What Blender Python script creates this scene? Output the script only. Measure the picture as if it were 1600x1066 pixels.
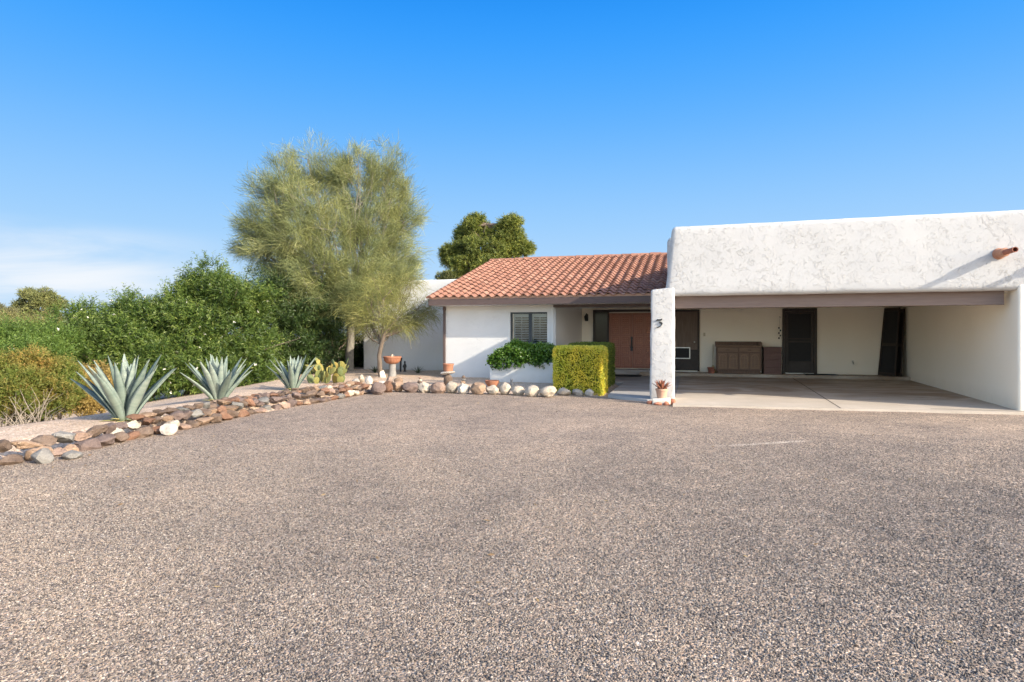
import bpy, bmesh, math, random
import numpy as np
from mathutils import Vector, noise

for o in list(bpy.data.objects):
    bpy.data.objects.remove(o)
SC = bpy.context.scene
COL = SC.collection
R = math.radians

# ------------------------------------------------------------------ camera
YAW = R(16.8); FPX = 960.0; HOR = 521.0; EYE = 1.6
S_, C_ = math.sin(YAW), math.cos(YAW)
cam_d = bpy.data.cameras.new('camera')
cam = bpy.data.objects.new('camera', cam_d); COL.objects.link(cam)
cam.location = (0, 0, EYE); cam.rotation_euler = (R(90), 0, YAW)
cam_d.sensor_width = 36; cam_d.lens = 36 * FPX / 1600
cam_d.shift_y = -(533 - HOR) / 1600
cam_d.clip_end = 3000
SC.camera = cam

# ------------------------------------------------------------------ sky, sun, exposure
SUN = Vector((-2.0, .64, -1.0)).normalized()          # the way the light travels
ELEV = math.asin(-SUN.z)
AZ = math.atan2(-SUN.x, -SUN.y)                        # clockwise from +Y
world = bpy.data.worlds.new('World'); SC.world = world; world.use_nodes = True
wn, wl = world.node_tree.nodes, world.node_tree.links
wn.clear()
wo = wn.new('ShaderNodeOutputWorld'); wb = wn.new('ShaderNodeBackground')
sky = wn.new('ShaderNodeTexSky'); sky.sky_type = 'NISHITA'; sky.sun_disc = False
sky.sun_elevation = ELEV; sky.sun_rotation = AZ
sky.altitude = 600; sky.air_density = 1.0; sky.dust_density = 2.0; sky.ozone_density = 1.0
# thin cirrus low on the left
tc = wn.new('ShaderNodeTexCoord'); mp = wn.new('ShaderNodeMapping')
mp.inputs['Scale'].default_value = (1.6, 1.6, 9.0)
mp.inputs['Rotation'].default_value = (0, R(5), 0)
wl.new(tc.outputs['Generated'], mp.inputs[0])
nz = wn.new('ShaderNodeTexNoise'); nz.inputs['Scale'].default_value = 1.7
nz.inputs['Detail'].default_value = 7; nz.inputs['Roughness'].default_value = .55
nz.inputs['Distortion'].default_value = .5
wl.new(mp.outputs[0], nz.inputs[0])
sx = wn.new('ShaderNodeSeparateXYZ'); wl.new(tc.outputs['Generated'], sx.inputs[0])


def wmap(val, a, b, c, d):
    m = wn.new('ShaderNodeMapRange'); m.interpolation_type = 'SMOOTHSTEP'
    wl.new(val, m.inputs[0])
    for i, v in enumerate((a, b, c, d)):
        m.inputs[i + 1].default_value = v
    return m.outputs[0]


def wmul(a, b):
    m = wn.new('ShaderNodeMath'); m.operation = 'MULTIPLY'
    wl.new(a, m.inputs[0]); wl.new(b, m.inputs[1]); return m.outputs[0]


# the part of the sky well away from the sun is the deep clean blue of dry desert air
SKYE = .15 * 2 ** 1.56
dotn = wn.new('ShaderNodeVectorMath'); dotn.operation = 'DOT_PRODUCT'
wl.new(tc.outputs['Generated'], dotn.inputs[0])
dotn.inputs[1].default_value = (math.sin(R(-20)), math.cos(R(-20)), 0)
away = wmap(dotn.outputs['Value'], .05, .58, 0, 1)
blue = wn.new('ShaderNodeValToRGB'); be = blue.color_ramp; be.interpolation = 'B_SPLINE'
BLUES = [(0, (.56, .75, .95)), (.08, (.49, .72, .97)), (.17, (.35, .64, 1.)), (.28, (.17, .50, 1.)), (.38, (.07, .40, 1.)), (.48, (.018, .31, 1.)), (.75, (.008, .15, .60)), (1, (.006, .11, .45))]
while len(be.elements) < len(BLUES):
    be.elements.new(.5)
for el, (p_, c_) in zip(be.elements, BLUES):
    el.position = p_; el.color = (*c_, 1)
wl.new(sx.outputs['Z'], blue.inputs[0])
bsc = wn.new('ShaderNodeVectorMath'); bsc.operation = 'SCALE'; bsc.inputs['Scale'].default_value = 1 / SKYE
wl.new(blue.outputs[0], bsc.inputs[0])
skymix = wn.new('ShaderNodeMix'); skymix.data_type = 'RGBA'
wl.new(away, skymix.inputs['Factor'])
sk_a, sk_b = [i for i in skymix.inputs if i.type == 'RGBA']
wl.new(sky.outputs[0], sk_a); wl.new(bsc.outputs[0], sk_b)
cm = wmul(wmap(nz.outputs[0], .30, .62, 0, 1), wmap(sx.outputs['X'], -.62, -.80, 0, 1))
cm = wmul(cm, wmul(wmap(sx.outputs['Z'], .01, .06, .4, 1), wmap(sx.outputs['Z'], .155, .10, 0, 1)))
cmx = wn.new('ShaderNodeMath'); cmx.operation = 'MULTIPLY'; cmx.inputs[1].default_value = .92
wl.new(cm, cmx.inputs[0])
mixc = wn.new('ShaderNodeMix'); mixc.data_type = 'RGBA'
mc_a, mc_b = [i for i in mixc.inputs if i.type == 'RGBA']
wl.new(cmx.outputs[0], mixc.inputs['Factor']); wl.new([o for o in skymix.outputs if o.type == 'RGBA'][0], mc_a)
mc_b.default_value = (.93 / SKYE, .96 / SKYE, 1. / SKYE, 1)
wl.new([o for o in mixc.outputs if o.type == 'RGBA'][0], wb.inputs['Color'])
wb.inputs['Strength'].default_value = .15
wl.new(wb.outputs[0], wo.inputs[0])
ld = bpy.data.lights.new('sun', 'SUN'); ld.energy = 2.7; ld.angle = R(.53); ld.color = (1, .89, .73)
sun = bpy.data.objects.new('sun', ld); COL.objects.link(sun)
sun.rotation_euler = SUN.to_track_quat('-Z', 'Y').to_euler(); sun.location = (20, -10, 15)
SC.view_settings.view_transform = 'Standard'; SC.view_settings.look = 'None'
SC.view_settings.gamma = 1; SC.view_settings.exposure = 1.56
SC.render.engine = 'CYCLES'
SC.cycles.max_bounces = 10; SC.cycles.diffuse_bounces = 8; SC.cycles.transparent_max_bounces = 8
SC.cycles.use_denoising = True


# ------------------------------------------------------------------ measuring helpers
def gz(px, py, z):                                     # where a sight line meets a level plane
    D = FPX * (EYE - z) / (py - HOR); u = (px - 800) / FPX * D
    return Vector((-S_ * D + C_ * u, C_ * D + S_ * u, z))


def gy(px, py, y):                                     # where it meets a plane parallel to the facade
    t = (px - 800) / FPX; D = y / (C_ + S_ * t)
    return Vector((D * (-S_ + C_ * t), y, EYE + (HOR - py) / FPX * D))


def gd(px, py, D):                                     # a point D metres ahead
    u = (px - 800) / FPX * D
    return Vector((-S_ * D + C_ * u, C_ * D + S_ * u, EYE + (HOR - py) / FPX * D))


def sstep(a, b, x):
    t = np.clip((x - a) / (b - a), 0, 1); return t * t * (3 - 2 * t)


def ground_z(x, y):                                    # the planted ground: banked beds, falling away to the left
    x = np.asarray(x, float); y = np.asarray(y, float)
    left = sstep(-8.35, -8.95, x)
    back = sstep(15.45, 16.6, y) * sstep(-2.2, -2.6, x)
    bank = np.maximum(left, back)
    edge = -10.3 - .42 * np.clip(y - 11, 0, 12)
    d = np.clip(edge - x, 0, None)
    fall = .15 * d - .0000 * d
    fall = np.where(fall > 1.0, 1.0 + (fall - 1) * .35, fall)
    z = -.04 + bank * .19 - np.minimum(fall, 6)
    far = sstep(60, 300, np.hypot(x, y))
    return z + far * 2.2


def on_ground(px, py):                                 # where a sight line meets that ground
    lo, hi = 2.0, 60.0
    D = lo
    while D < hi:
        p = gd(px, py, D)
        if p.z < float(ground_z(p.x, p.y)):
            break
        D += .03
    return gd(px, py, D)


# ------------------------------------------------------------------ materials
MATS = {}


def new_mat(name):
    m = bpy.data.materials.new(name); m.use_nodes = True
    m.node_tree.nodes.clear(); MATS[name] = m
    return m, m.node_tree.nodes, m.node_tree.links


def ramp(n, stops, interp='LINEAR'):
    r = n.new('ShaderNodeValToRGB'); e = r.color_ramp; e.interpolation = interp
    while len(e.elements) < len(stops):
        e.elements.new(.5)
    for el, (p, c) in zip(e.elements, stops):
        el.position = p; el.color = (*c, 1)
    return r


def tex_noise(n, l, scale, detail=4, rough=.55, dist=0, vec=None):
    t = n.new('ShaderNodeTexNoise'); t.inputs['Scale'].default_value = scale
    t.inputs['Detail'].default_value = detail; t.inputs['Roughness'].default_value = rough
    t.inputs['Distortion'].default_value = dist
    if vec is not None:
        l.new(vec, t.inputs['Vector'])
    return t


def obj_vec(n):
    return n.new('ShaderNodeTexCoord').outputs['Object']


def bump(n, l, height, strength, distance, prev=None):
    b = n.new('ShaderNodeBump'); b.inputs['Strength'].default_value = strength
    b.inputs['Distance'].default_value = distance
    l.new(height, b.inputs['Height'])
    if prev is not None:
        l.new(prev, b.inputs['Normal'])
    return b.outputs[0]


def finish(n, l, col, rough=.8, nrm=None, spec=.3, metal=0.):
    b = n.new('ShaderNodeBsdfPrincipled'); o = n.new('ShaderNodeOutputMaterial')
    if isinstance(col, tuple):
        b.inputs['Base Color'].default_value = (*col, 1)
    else:
        l.new(col, b.inputs['Base Color'])
    if isinstance(rough, float) or isinstance(rough, int):
        b.inputs['Roughness'].default_value = rough
    else:
        l.new(rough, b.inputs['Roughness'])
    b.inputs['Specular IOR Level'].default_value = spec; b.inputs['Metallic'].default_value = metal
    if nrm is not None:
        l.new(nrm, b.inputs['Normal'])
    l.new(b.outputs[0], o.inputs[0])
    return b


def mix(n, l, f, a, b, mode='MIX'):
    m = n.new('ShaderNodeMix'); m.data_type = 'RGBA'; m.blend_type = mode
    for k, v in (('Factor', f), ('A', a), ('B', b)):
        s = m.inputs[k] if k == 'Factor' else [i for i in m.inputs if i.name == k and i.type == 'RGBA'][0]
        if isinstance(v, tuple):
            s.default_value = (*v, 1)
        elif isinstance(v, (int, float)):
            s.default_value = v
        else:
            l.new(v, s)
    return [o for o in m.outputs if o.type == 'RGBA'][0]


def plain(name, c0, c1, scale=6, rough=.7, bs=.2, bd=.004, spec=.3, metal=0., stretch=None, bscale=None):
    m, n, l = new_mat(name); v = obj_vec(n)
    if stretch:
        mp = n.new('ShaderNodeMapping'); mp.inputs['Scale'].default_value = stretch
        l.new(v, mp.inputs[0]); v = mp.outputs[0]
    t = tex_noise(n, l, scale, 6, .6, .3, v)
    r = ramp(n, [(.3, c0), (.7, c1)]); l.new(t.outputs[0], r.inputs[0])
    t2 = tex_noise(n, l, bscale or scale * 6, 4, .6, 0, v)
    finish(n, l, r.outputs[0], rough, bump(n, l, t2.outputs[0], bs, bd), spec, metal)
    return m


def make_stucco(name, c0, c1, strength, dirt=0.):
    m, n, l = new_mat(name); v = obj_vec(n)
    big = tex_noise(n, l, .7, 4, .5, 0, v)
    r = ramp(n, [(.3, c0), (.7, c1)]); l.new(big.outputs[0], r.inputs[0])
    # trowelled skips: flat plateaus with torn, curling edges, denser in some patches than in others
    pm = tex_noise(n, l, 1.3, 3, .6, .3, v)
    pr_ = ramp(n, [(.38, (.25, .25, .25)), (.62, (1, 1, 1))]); l.new(pm.outputs[0], pr_.inputs[0])
    a = tex_noise(n, l, 8.5, 9, .70, .4, v)
    ra = ramp(n, [(.545, (0, 0, 0)), (.58, (.9, .9, .9)), (.62, (1, 1, 1))]); l.new(a.outputs[0], ra.inputs[0])
    b = tex_noise(n, l, 24, 7, .70, .3, v)
    rb = ramp(n, [(.54, (0, 0, 0)), (.58, (1, 1, 1))]); l.new(b.outputs[0], rb.inputs[0])
    c = tex_noise(n, l, 60, 4, .65, 0, v)
    ha = mix(n, l, 1., ra.outputs[0], pr_.outputs[0], 'MULTIPLY'); hb_ = mix(n, l, 1., rb.outputs[0], pr_.outputs[0], 'MULTIPLY')
    n1 = bump(n, l, ha, strength * .9, .020)
    n2 = bump(n, l, hb_, strength * .7, .010, n1)
    n3 = bump(n, l, c.outputs[0], strength * .6, .004, n2)
    col = r.outputs[0]
    if dirt:
        g = n.new('ShaderNodeNewGeometry'); s = n.new('ShaderNodeSeparateXYZ'); l.new(g.outputs['Position'], s.inputs[0])
        mr = n.new('ShaderNodeMapRange'); l.new(s.outputs['Z'], mr.inputs[0])
        mr.inputs[1].default_value = .45; mr.inputs[2].default_value = .05
        mr.inputs[3].default_value = 0; mr.inputs[4].default_value = dirt
        dn = tex_noise(n, l, 4, 6, .7, .5, v)
        mm = n.new('ShaderNodeMath'); mm.operation = 'MULTIPLY'; l.new(mr.outputs[0], mm.inputs[0]); l.new(dn.outputs[0], mm.inputs[1])
        col = mix(n, l, mm.outputs[0], col, (.42, .34, .27))
    finish(n, l, col, .9, n3, .15)
    return m


make_stucco('stucco', (.49, .485, .475), (.535, .53, .52), .72, .5)
make_stucco('wall_stucco', (.63, .62, .60), (.69, .68, .66), .40, .6)
make_stucco('carport_plaster', (.87, .80, .67), (.90, .83, .71), .22, .4)
plain('brown_trim', (.085, .058, .052), (.115, .082, .074), 5, .6, stretch=(1, 8, 8))
plain('beam_paint', (.165, .12, .102), (.20, .15, .13), 4, .65, stretch=(.6, 8, 8))
plain('ceiling_board', (.83, .75, .64), (.87, .79, .68), 4, .75, stretch=(6, .6, 1))
plain('dark_frame', (.030, .022, .018), (.045, .033, .028), 8, .45)
plain('dark_wood', (.105, .060, .042), (.175, .105, .072), 5, .5, stretch=(10, 10, .9))
plain('door_brown', (.115, .078, .058), (.17, .12, .09), 4, .5, stretch=(9, 9, .7))
plain('carved_wood', (.25, .105, .07), (.36, .16, .108), 6, .5, stretch=(9, 9, .9))
plain('oak_trim', (.17, .105, .07), (.25, .16, .105), 5, .5, stretch=(1, 9, 9))
plain('pale_oak', (.27, .17, .11), (.35, .23, .15), 5, .5)
plain('carved_relief', (.34, .155, .105), (.44, .215, .15), 6, .5)
plain('drawer_wood', (.12, .062, .052), (.17, .09, .074), 5, .5, stretch=(1, 9, 9))
plain('black_metal', (.012, .012, .012), (.022, .021, .02), 10, .4, spec=.5)
plain('screen_mesh', (.012, .012, .013), (.02, .02, .022), 40, .6)
plain('white_paint', (.74, .75, .74), (.80, .80, .79), 5, .45)
plain('blue_grey_frame', (.045, .055, .065), (.06, .072, .083), 5, .4)
plain('ivory_plastic', (.52, .45, .33), (.58, .50, .38), 5, .4)
plain('steel', (.42, .42, .40), (.55, .55, .53), 9, .35, metal=.9)
plain('terracotta', (.28, .115, .066), (.36, .17, .10), 5, .8, .3, .004)
plain('pale_terracotta', (.42, .245, .165), (.52, .33, .235), 5, .85, .3, .004)
plain('dark_terracotta', (.27, .095, .062), (.36, .14, .09), 5, .8, .3, .004)
plain('canale_clay', (.38, .18, .11), (.47, .245, .155), 8, .8, .4, .005)
plain('cement', (.20, .19, .175), (.29, .275, .255), 7, .9, .5, .006)
plain('brick_red', (.34, .13, .08), (.47, .21, .13), 9, .9, .5, .006)
plain('pale_block', (.62, .56, .47), (.72, .66, .57), 9, .9, .5, .006)
plain('teal_plastic', (.03, .16, .15), (.05, .22, .21), 5, .4)
plain('mat_rubber', (.014, .013, .013), (.03, .028, .027), 20, .95)
plain('bark_grey', (.16, .145, .12), (.26, .24, .20), 9, .9, .7, .02, stretch=(3, 3, .7))
plain('bark_green', (.20, .19, .10), (.30, .27, .15), 8, .85, .4, .01, stretch=(3, 3, .6))
plain('bark_brown', (.10, .075, .055), (.19, .15, .115), 8, .9, .7, .02, stretch=(3, 3, .7))
plain('twig_grey', (.20, .165, .13), (.33, .28, .225), 9, .9)
plain('whitewash', (.62, .56, .47), (.74, .68, .60), 8, .9, .4, .006)
plain('joint', (.05, .04, .035), (.09, .075, .06), 14, .95)
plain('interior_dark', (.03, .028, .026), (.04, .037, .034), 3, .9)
plain('straw', (.42, .33, .17), (.55, .44, .25), 12, .9)


def rock_mat(name, c0, c1, spot):
    m, n, l = new_mat(name); v = obj_vec(n)
    g = n.new('ShaderNodeNewGeometry')
    a = n.new('ShaderNodeVectorMath'); a.operation = 'ADD'
    oi = n.new('ShaderNodeObjectInfo'); sc = n.new('ShaderNodeVectorMath'); sc.operation = 'SCALE'
    sc.inputs['Scale'].default_value = 1.0
    l.new(oi.outputs['Location'], sc.inputs[0]); l.new(v, a.inputs[0]); l.new(sc.outputs[0], a.inputs[1])
    t = tex_noise(n, l, 7, 6, .65, .6, a.outputs[0])
    r = ramp(n, [(.28, c0), (.55, c1), (.78, spot)]); l.new(t.outputs[0], r.inputs[0])
    f = tex_noise(n, l, 60, 4, .7, 0, a.outputs[0])
    rf = ramp(n, [(.3, (.72, .72, .72)), (.7, (1.15, 1.15, 1.15))]); l.new(f.outputs[0], rf.inputs[0])
    c = mix(n, l, 1., r.outputs[0], rf.outputs[0], 'MULTIPLY')
    hv = n.new('ShaderNodeHueSaturation'); l.new(c, hv.inputs['Color'])
    mr = n.new('ShaderNodeMapRange'); l.new(oi.outputs['Random'], mr.inputs[0])
    mr.inputs[3].default_value = .8; mr.inputs[4].default_value = 1.2
    l.new(mr.outputs[0], hv.inputs['Value'])
    b1 = bump(n, l, t.outputs[0], .9, .04); b2 = bump(n, l, f.outputs[0], .9, .010, b1)
    finish(n, l, hv.outputs[0], .9, b2, .2)


rock_mat('rock_rust', (.15, .078, .05), (.205, .115, .075), (.26, .165, .11))
rock_mat('rock_brown', (.10, .068, .05), (.15, .108, .082), (.20, .15, .115))
rock_mat('rock_purple', (.115, .082, .072), (.165, .122, .106), (.22, .17, .148))
rock_mat('rock_tan', (.23, .15, .098), (.29, .20, .138), (.36, .27, .19))
rock_mat('rock_pink', (.25, .165, .125), (.31, .22, .17), (.37, .28, .225))
rock_mat('rock_grey', (.14, .13, .12), (.20, .19, .175), (.26, .25, .23))
rock_mat('rock_cream', (.38, .31, .235), (.47, .40, .315), (.55, .48, .395))
rock_mat('rock_white', (.38, .33, .27), (.47, .42, .36), (.56, .52, .47))


def make_gravel(name, scale, stops, shade, bed=False, scrape=None):
    m, n, l = new_mat(name)
    g = n.new('ShaderNodeNewGeometry'); v = g.outputs['Position']
    w = tex_noise(n, l, scale * .5, 2, .5, 0, v)
    va = n.new('ShaderNodeVectorMath'); va.operation = 'MULTIPLY_ADD'
    l.new(w.outputs['Color'], va.inputs[0]); va.inputs[1].default_value = (.018, .018, .018); l.new(v, va.inputs[2])
    vo = n.new('ShaderNodeTexVoronoi'); vo.inputs['Scale'].default_value = scale
    vo.inputs['Randomness'].default_value = 1
    l.new(va.outputs[0], vo.inputs['Vector'])
    sp = n.new('ShaderNodeSeparateColor'); l.new(vo.outputs['Color'], sp.inputs[0])
    r = ramp(n, stops, 'CONSTANT'); l.new(sp.outputs[0], r.inputs[0])
    mv = n.new('ShaderNodeMapRange'); l.new(sp.outputs[1], mv.inputs[0]); mv.inputs[3].default_value = .72; mv.inputs[4].default_value = 1.28
    c = n.new('ShaderNodeHueSaturation'); l.new(r.outputs[0], c.inputs['Color']); l.new(mv.outputs[0], c.inputs['Value'])
    # broad patches: raked bands, dusty and swept places
    pa = tex_noise(n, l, .38, 5, .6, .8, v)
    rp = ramp(n, shade); l.new(pa.outputs[0], rp.inputs[0])
    col = mix(n, l, 1., c.outputs[0], rp.outputs[0], 'MULTIPLY')
    pb = tex_noise(n, l, 3.2, 5, .65, .4, v)
    rb = ramp(n, [(.3, (.82, .82, .83)), (.7, (1.12, 1.11, 1.10))]); l.new(pb.outputs[0], rb.inputs[0])
    col = mix(n, l, 1., col, rb.outputs[0], 'MULTIPLY')
    if scrape:                                         # a swept streak where the pale fines show
        a, b = scrape; d = (b - a); L = d.length; d = d / L
        sub = n.new('ShaderNodeVectorMath'); sub.operation = 'SUBTRACT'; l.new(v, sub.inputs[0]); sub.inputs[1].default_value = a
        def dot(vec):
            q = n.new('ShaderNodeVectorMath'); q.operation = 'DOT_PRODUCT'; l.new(sub.outputs[0], q.inputs[0]); q.inputs[1].default_value = vec
            return q.outputs['Value']
        def rng(val, p, q, e, f):
            m_ = n.new('ShaderNodeMapRange'); m_.interpolation_type = 'SMOOTHSTEP'; l.new(val, m_.inputs[0])
            for i, x in enumerate((p, q, e, f)):
                m_.inputs[i + 1].default_value = x
            return m_.outputs[0]
        def mul(x, y):
            m_ = n.new('ShaderNodeMath'); m_.operation = 'MULTIPLY'; l.new(x, m_.inputs[0]); l.new(y, m_.inputs[1]); return m_.outputs[0]
        ab = n.new('ShaderNodeMath'); ab.operation = 'ABSOLUTE'; l.new(dot((-d.y, d.x, 0)), ab.inputs[0])
        k = mul(rng(ab.outputs[0], .09, .02, 0, .75), mul(rng(dot(d), -.2, L * .6, 0, 1), rng(dot(d), L * 1.05, L * .9, 0, 1)))
        kn = tex_noise(n, l, 6, 5, .7, 0, v)
        k = mul(k, rng(kn.outputs[0], .3, .55, .2, 1))
        col = mix(n, l, k, col, (.62, .52, .42))
    # fines between the stones are the dark gaps of the pile
    hgt = n.new('ShaderNodeMapRange'); l.new(vo.outputs['Distance'], hgt.inputs[0])
    hgt.inputs[1].default_value = .0; hgt.inputs[2].default_value = .75
    hgt.inputs[3].default_value = 1.; hgt.inputs[4].default_value = 0.
    hr = n.new('ShaderNodeMath'); hr.operation = 'MULTIPLY_ADD'
    l.new(sp.outputs[2], hr.inputs[0]); hr.inputs[1].default_value = .9; l.new(hgt.outputs[0], hr.inputs[2])
    n1 = bump(n, l, hr.outputs[0], .8 if not bed else .6, .6 / scale)
    n2 = bump(n, l, pb.outputs[0], .35, .05, n1)
    finish(n, l, col, .85, n2, .25)


STONES = [(0, (.065, .057, .052)), (.15, (.142, .120, .103)), (.30, (.218, .184, .154)), (.47, (.172, .146, .125)),
          (.60, (.265, .224, .186)), (.74, (.222, .175, .140)), (.84, (.110, .101, .096)), (.92, (.33, .295, .258))]
make_gravel('gravel', 66, [(p, tuple(min(c * w_, .9) for c, w_ in zip(q, (1.72, 1.58, 1.44)))) for p, q in STONES], [(.30, (.76, .76, .78)), (.5, (1, .99, .98)), (.7, (1.20, 1.16, 1.11))], False, (gz(1085, 698, 0), gz(1262, 689, 0)))
make_gravel('bed_gravel', 52, [(0, (.38, .275, .195)), (.2, (.53, .395, .285)), (.45, (.60, .455, .335)), (.7, (.56, .415, .30)), (.88, (.66, .55, .44))],
            [(.30, (.9, .88, .86)), (.5, (1, 1, 1)), (.7, (1.1, 1.08, 1.05))], True)


def make_concrete(name, base, warm):
    m, n, l = new_mat(name); g = n.new('ShaderNodeNewGeometry'); v = g.outputs['Position']
    t = tex_noise(n, l, .9, 7, .65, .7, v)
    r = ramp(n, [(.3, base[0]), (.7, base[1])]); l.new(t.outputs[0], r.inputs[0])
    s = n.new('ShaderNodeSeparateXYZ'); l.new(v, s.inputs[0])
    mp = n.new('ShaderNodeMapping'); mp.inputs['Scale'].default_value = (.45, 1.1, 1); l.new(v, mp.inputs[0])
    st = tex_noise(n, l, 1.1, 6, .62, 1.2, mp.outputs[0])
    # tyre and oil stains where the cars stand, none on the apron
    mr = n.new('ShaderNodeMapRange'); mr.interpolation_type = 'SMOOTHSTEP'; l.new(s.outputs['Y'], mr.inputs[0])
    mr.inputs[1].default_value = 15.3; mr.inputs[2].default_value = 17.2; mr.inputs[3].default_value = .12; mr.inputs[4].default_value = 1
    rs = ramp(n, [(.36, (0, 0, 0)), (.62, (1, 1, 1))]); l.new(st.outputs[0], rs.inputs[0])
    mm = n.new('ShaderNodeMath'); mm.operation = 'MULTIPLY'; l.new(mr.outputs[0], mm.inputs[0]); l.new(rs.outputs[0], mm.inputs[1])
    col = mix(n, l, mm.outputs[0], r.outputs[0], warm)
    f = tex_noise(n, l, 45, 4, .6, 0, v)
    rf = ramp(n, [(.3, (.9, .9, .9)), (.7, (1.07, 1.07, 1.07))]); l.new(f.outputs[0], rf.inputs[0])
    col = mix(n, l, 1., col, rf.outputs[0], 'MULTIPLY')
    finish(n, l, col, .75, bump(n, l, f.outputs[0], .25, .004), .3)


make_concrete('concrete', ((.42, .365, .30), (.52, .455, .385)), (.27, .20, .145))
make_concrete('porch_concrete', ((.34, .33, .32), (.42, .40, .38)), (.26, .23, .21))


def make_tile():
    m, n, l = new_mat('roof_tile'); v = obj_vec(n)
    at = n.new('ShaderNodeAttribute'); at.attribute_name = 'rnd'
    r = ramp(n, [(0, (.225, .108, .072)), (.3, (.285, .138, .092)), (.75, (.33, .167, .112)), (1, (.385, .215, .15))])
    l.new(at.outputs['Fac'], r.inputs[0])
    t = tex_noise(n, l, 5, 6, .7, .4, v)
    rt = ramp(n, [(.3, (.88, .87, .86)), (.7, (1.08, 1.07, 1.06))]); l.new(t.outputs[0], rt.inputs[0])
    c = mix(n, l, 1., r.outputs[0], rt.outputs[0], 'MULTIPLY')
    f = tex_noise(n, l, 60, 3, .6, 0, v)
    finish(n, l, c, .75, bump(n, l, f.outputs[0], .25, .004), .3)


make_tile()


def make_leaf(name, stops, trans=.35, rough=.5, spec=.35, patch=None, scale=.8):
    m, n, l = new_mat(name)
    at = n.new('ShaderNodeAttribute'); at.attribute_name = 'rnd'
    r = ramp(n, stops); l.new(at.outputs['Fac'], r.inputs[0])
    g = n.new('ShaderNodeNewGeometry')
    t = tex_noise(n, l, scale, 3, .5, 0, g.outputs['Position'])
    if patch:
        rp = ramp(n, patch); l.new(t.outputs[0], rp.inputs[0])
    else:
        rp = ramp(n, [(.3, (.75, .78, .8)), (.7, (1.2, 1.18, 1.1))]); l.new(t.outputs[0], rp.inputs[0])
    c = mix(n, l, 1., r.outputs[0], rp.outputs[0], 'MULTIPLY')
    p = n.new('ShaderNodeBsdfPrincipled'); l.new(c, p.inputs['Base Color'])
    p.inputs['Roughness'].default_value = rough; p.inputs['Specular IOR Level'].default_value = spec
    tr = n.new('ShaderNodeBsdfTranslucent')
    hv = n.new('ShaderNodeHueSaturation'); l.new(c, hv.inputs['Color']); hv.inputs['Value'].default_value = 1.25
    hv.inputs['Hue'].default_value = .485
    l.new(hv.outputs[0], tr.inputs[0])
    mx = n.new('ShaderNodeMixShader'); mx.inputs[0].default_value = trans
    l.new(p.outputs[0], mx.inputs[1]); l.new(tr.outputs[0], mx.inputs[2])
    o = n.new('ShaderNodeOutputMaterial'); l.new(mx.outputs[0], o.inputs[0])


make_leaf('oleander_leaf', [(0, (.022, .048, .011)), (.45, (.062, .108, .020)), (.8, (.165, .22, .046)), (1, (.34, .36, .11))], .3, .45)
make_leaf('shaded_oleander_leaf', [(0, (.020, .042, .012)), (.6, (.045, .08, .02)), (1, (.12, .155, .04))], .25, .45)  # same plant in shadow: the shade is put into a darker leaf colour
make_leaf('yard_shrub_leaf', [(0, (.05, .10, .02)), (.5, (.10, .17, .035)), (1, (.20, .27, .06))], .35)
make_leaf('olive_bush_leaf', [(0, (.11, .11, .03)), (.5, (.20, .19, .06)), (1, (.32, .28, .11))], .35)
make_leaf('rust_shrub_leaf', [(0, (.07, .095, .02)), (.45, (.16, .18, .04)), (.75, (.25, .21, .055)), (1, (.36, .20, .075))], .3, .6,
          patch=[(.32, (.6, .85, .55)), (.5, (1, 1, .9)), (.68, (1.3, .95, .85))], scale=1.6)
make_leaf('gold_shrub_leaf', [(0, (.18, .14, .04)), (.5, (.33, .24, .07)), (1, (.45, .32, .13))], .3, .6)
make_leaf('palo_twig', [(0, (.09, .115, .045)), (.35, (.165, .195, .08)), (.7, (.27, .29, .12)), (1, (.40, .39, .19))], .3, .6,
          patch=[(.3, (.78, .82, .85)), (.7, (1.15, 1.1, .95))])
make_leaf('young_palo_twig', [(0, (.15, .165, .05)), (.5, (.26, .265, .085)), (.85, (.38, .355, .135)), (1, (.42, .29, .12))], .35, .6)
make_leaf('pine_needle', [(0, (.035, .06, .014)), (.4, (.10, .135, .028)), (.75, (.22, .235, .042)), (1, (.36, .34, .08))], .25, .55)
make_leaf('far_tree_leaf', [(0, (.08, .10, .035)), (.5, (.17, .185, .065)), (1, (.29, .28, .11))], .25, .6)
make_leaf('far_scrub_leaf', [(0, (.10, .105, .05)), (.5, (.17, .165, .08)), (1, (.24, .22, .11))], .25, .6)
make_leaf('sunlit_box_leaf', [(0, (.11, .145, .015)), (.25, (.46, .47, .05)), (.6, (.78, .74, .12)), (1, (.85, .74, .20))], .45, .5,
          patch=[(.3, (.75, .85, .8)), (.7, (1.15, 1.05, .95))], scale=3)  # full sun on the hedge is put into this bright yellow
make_leaf('shaded_box_leaf', [(0, (.05, .085, .014)), (.5, (.12, .17, .028)), (1, (.22, .26, .05))], .35, .5)  # box leaf again, with shade put into a darker green
make_leaf('ivy_leaf', [(0, (.025, .065, .012)), (.5, (.075, .16, .02)), (1, (.20, .32, .05))], .25, .32, .5)
make_leaf('clump_leaf', [(0, (.03, .05, .02)), (1, (.09, .12, .05))], .2)
make_leaf('petal', [(0, (.7, .66, .58)), (1, (.8, .78, .74))], .3)
make_leaf('red_aloe', [(0, (.22, .07, .045)), (1, (.32, .13, .075))], .1, .5)


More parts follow.
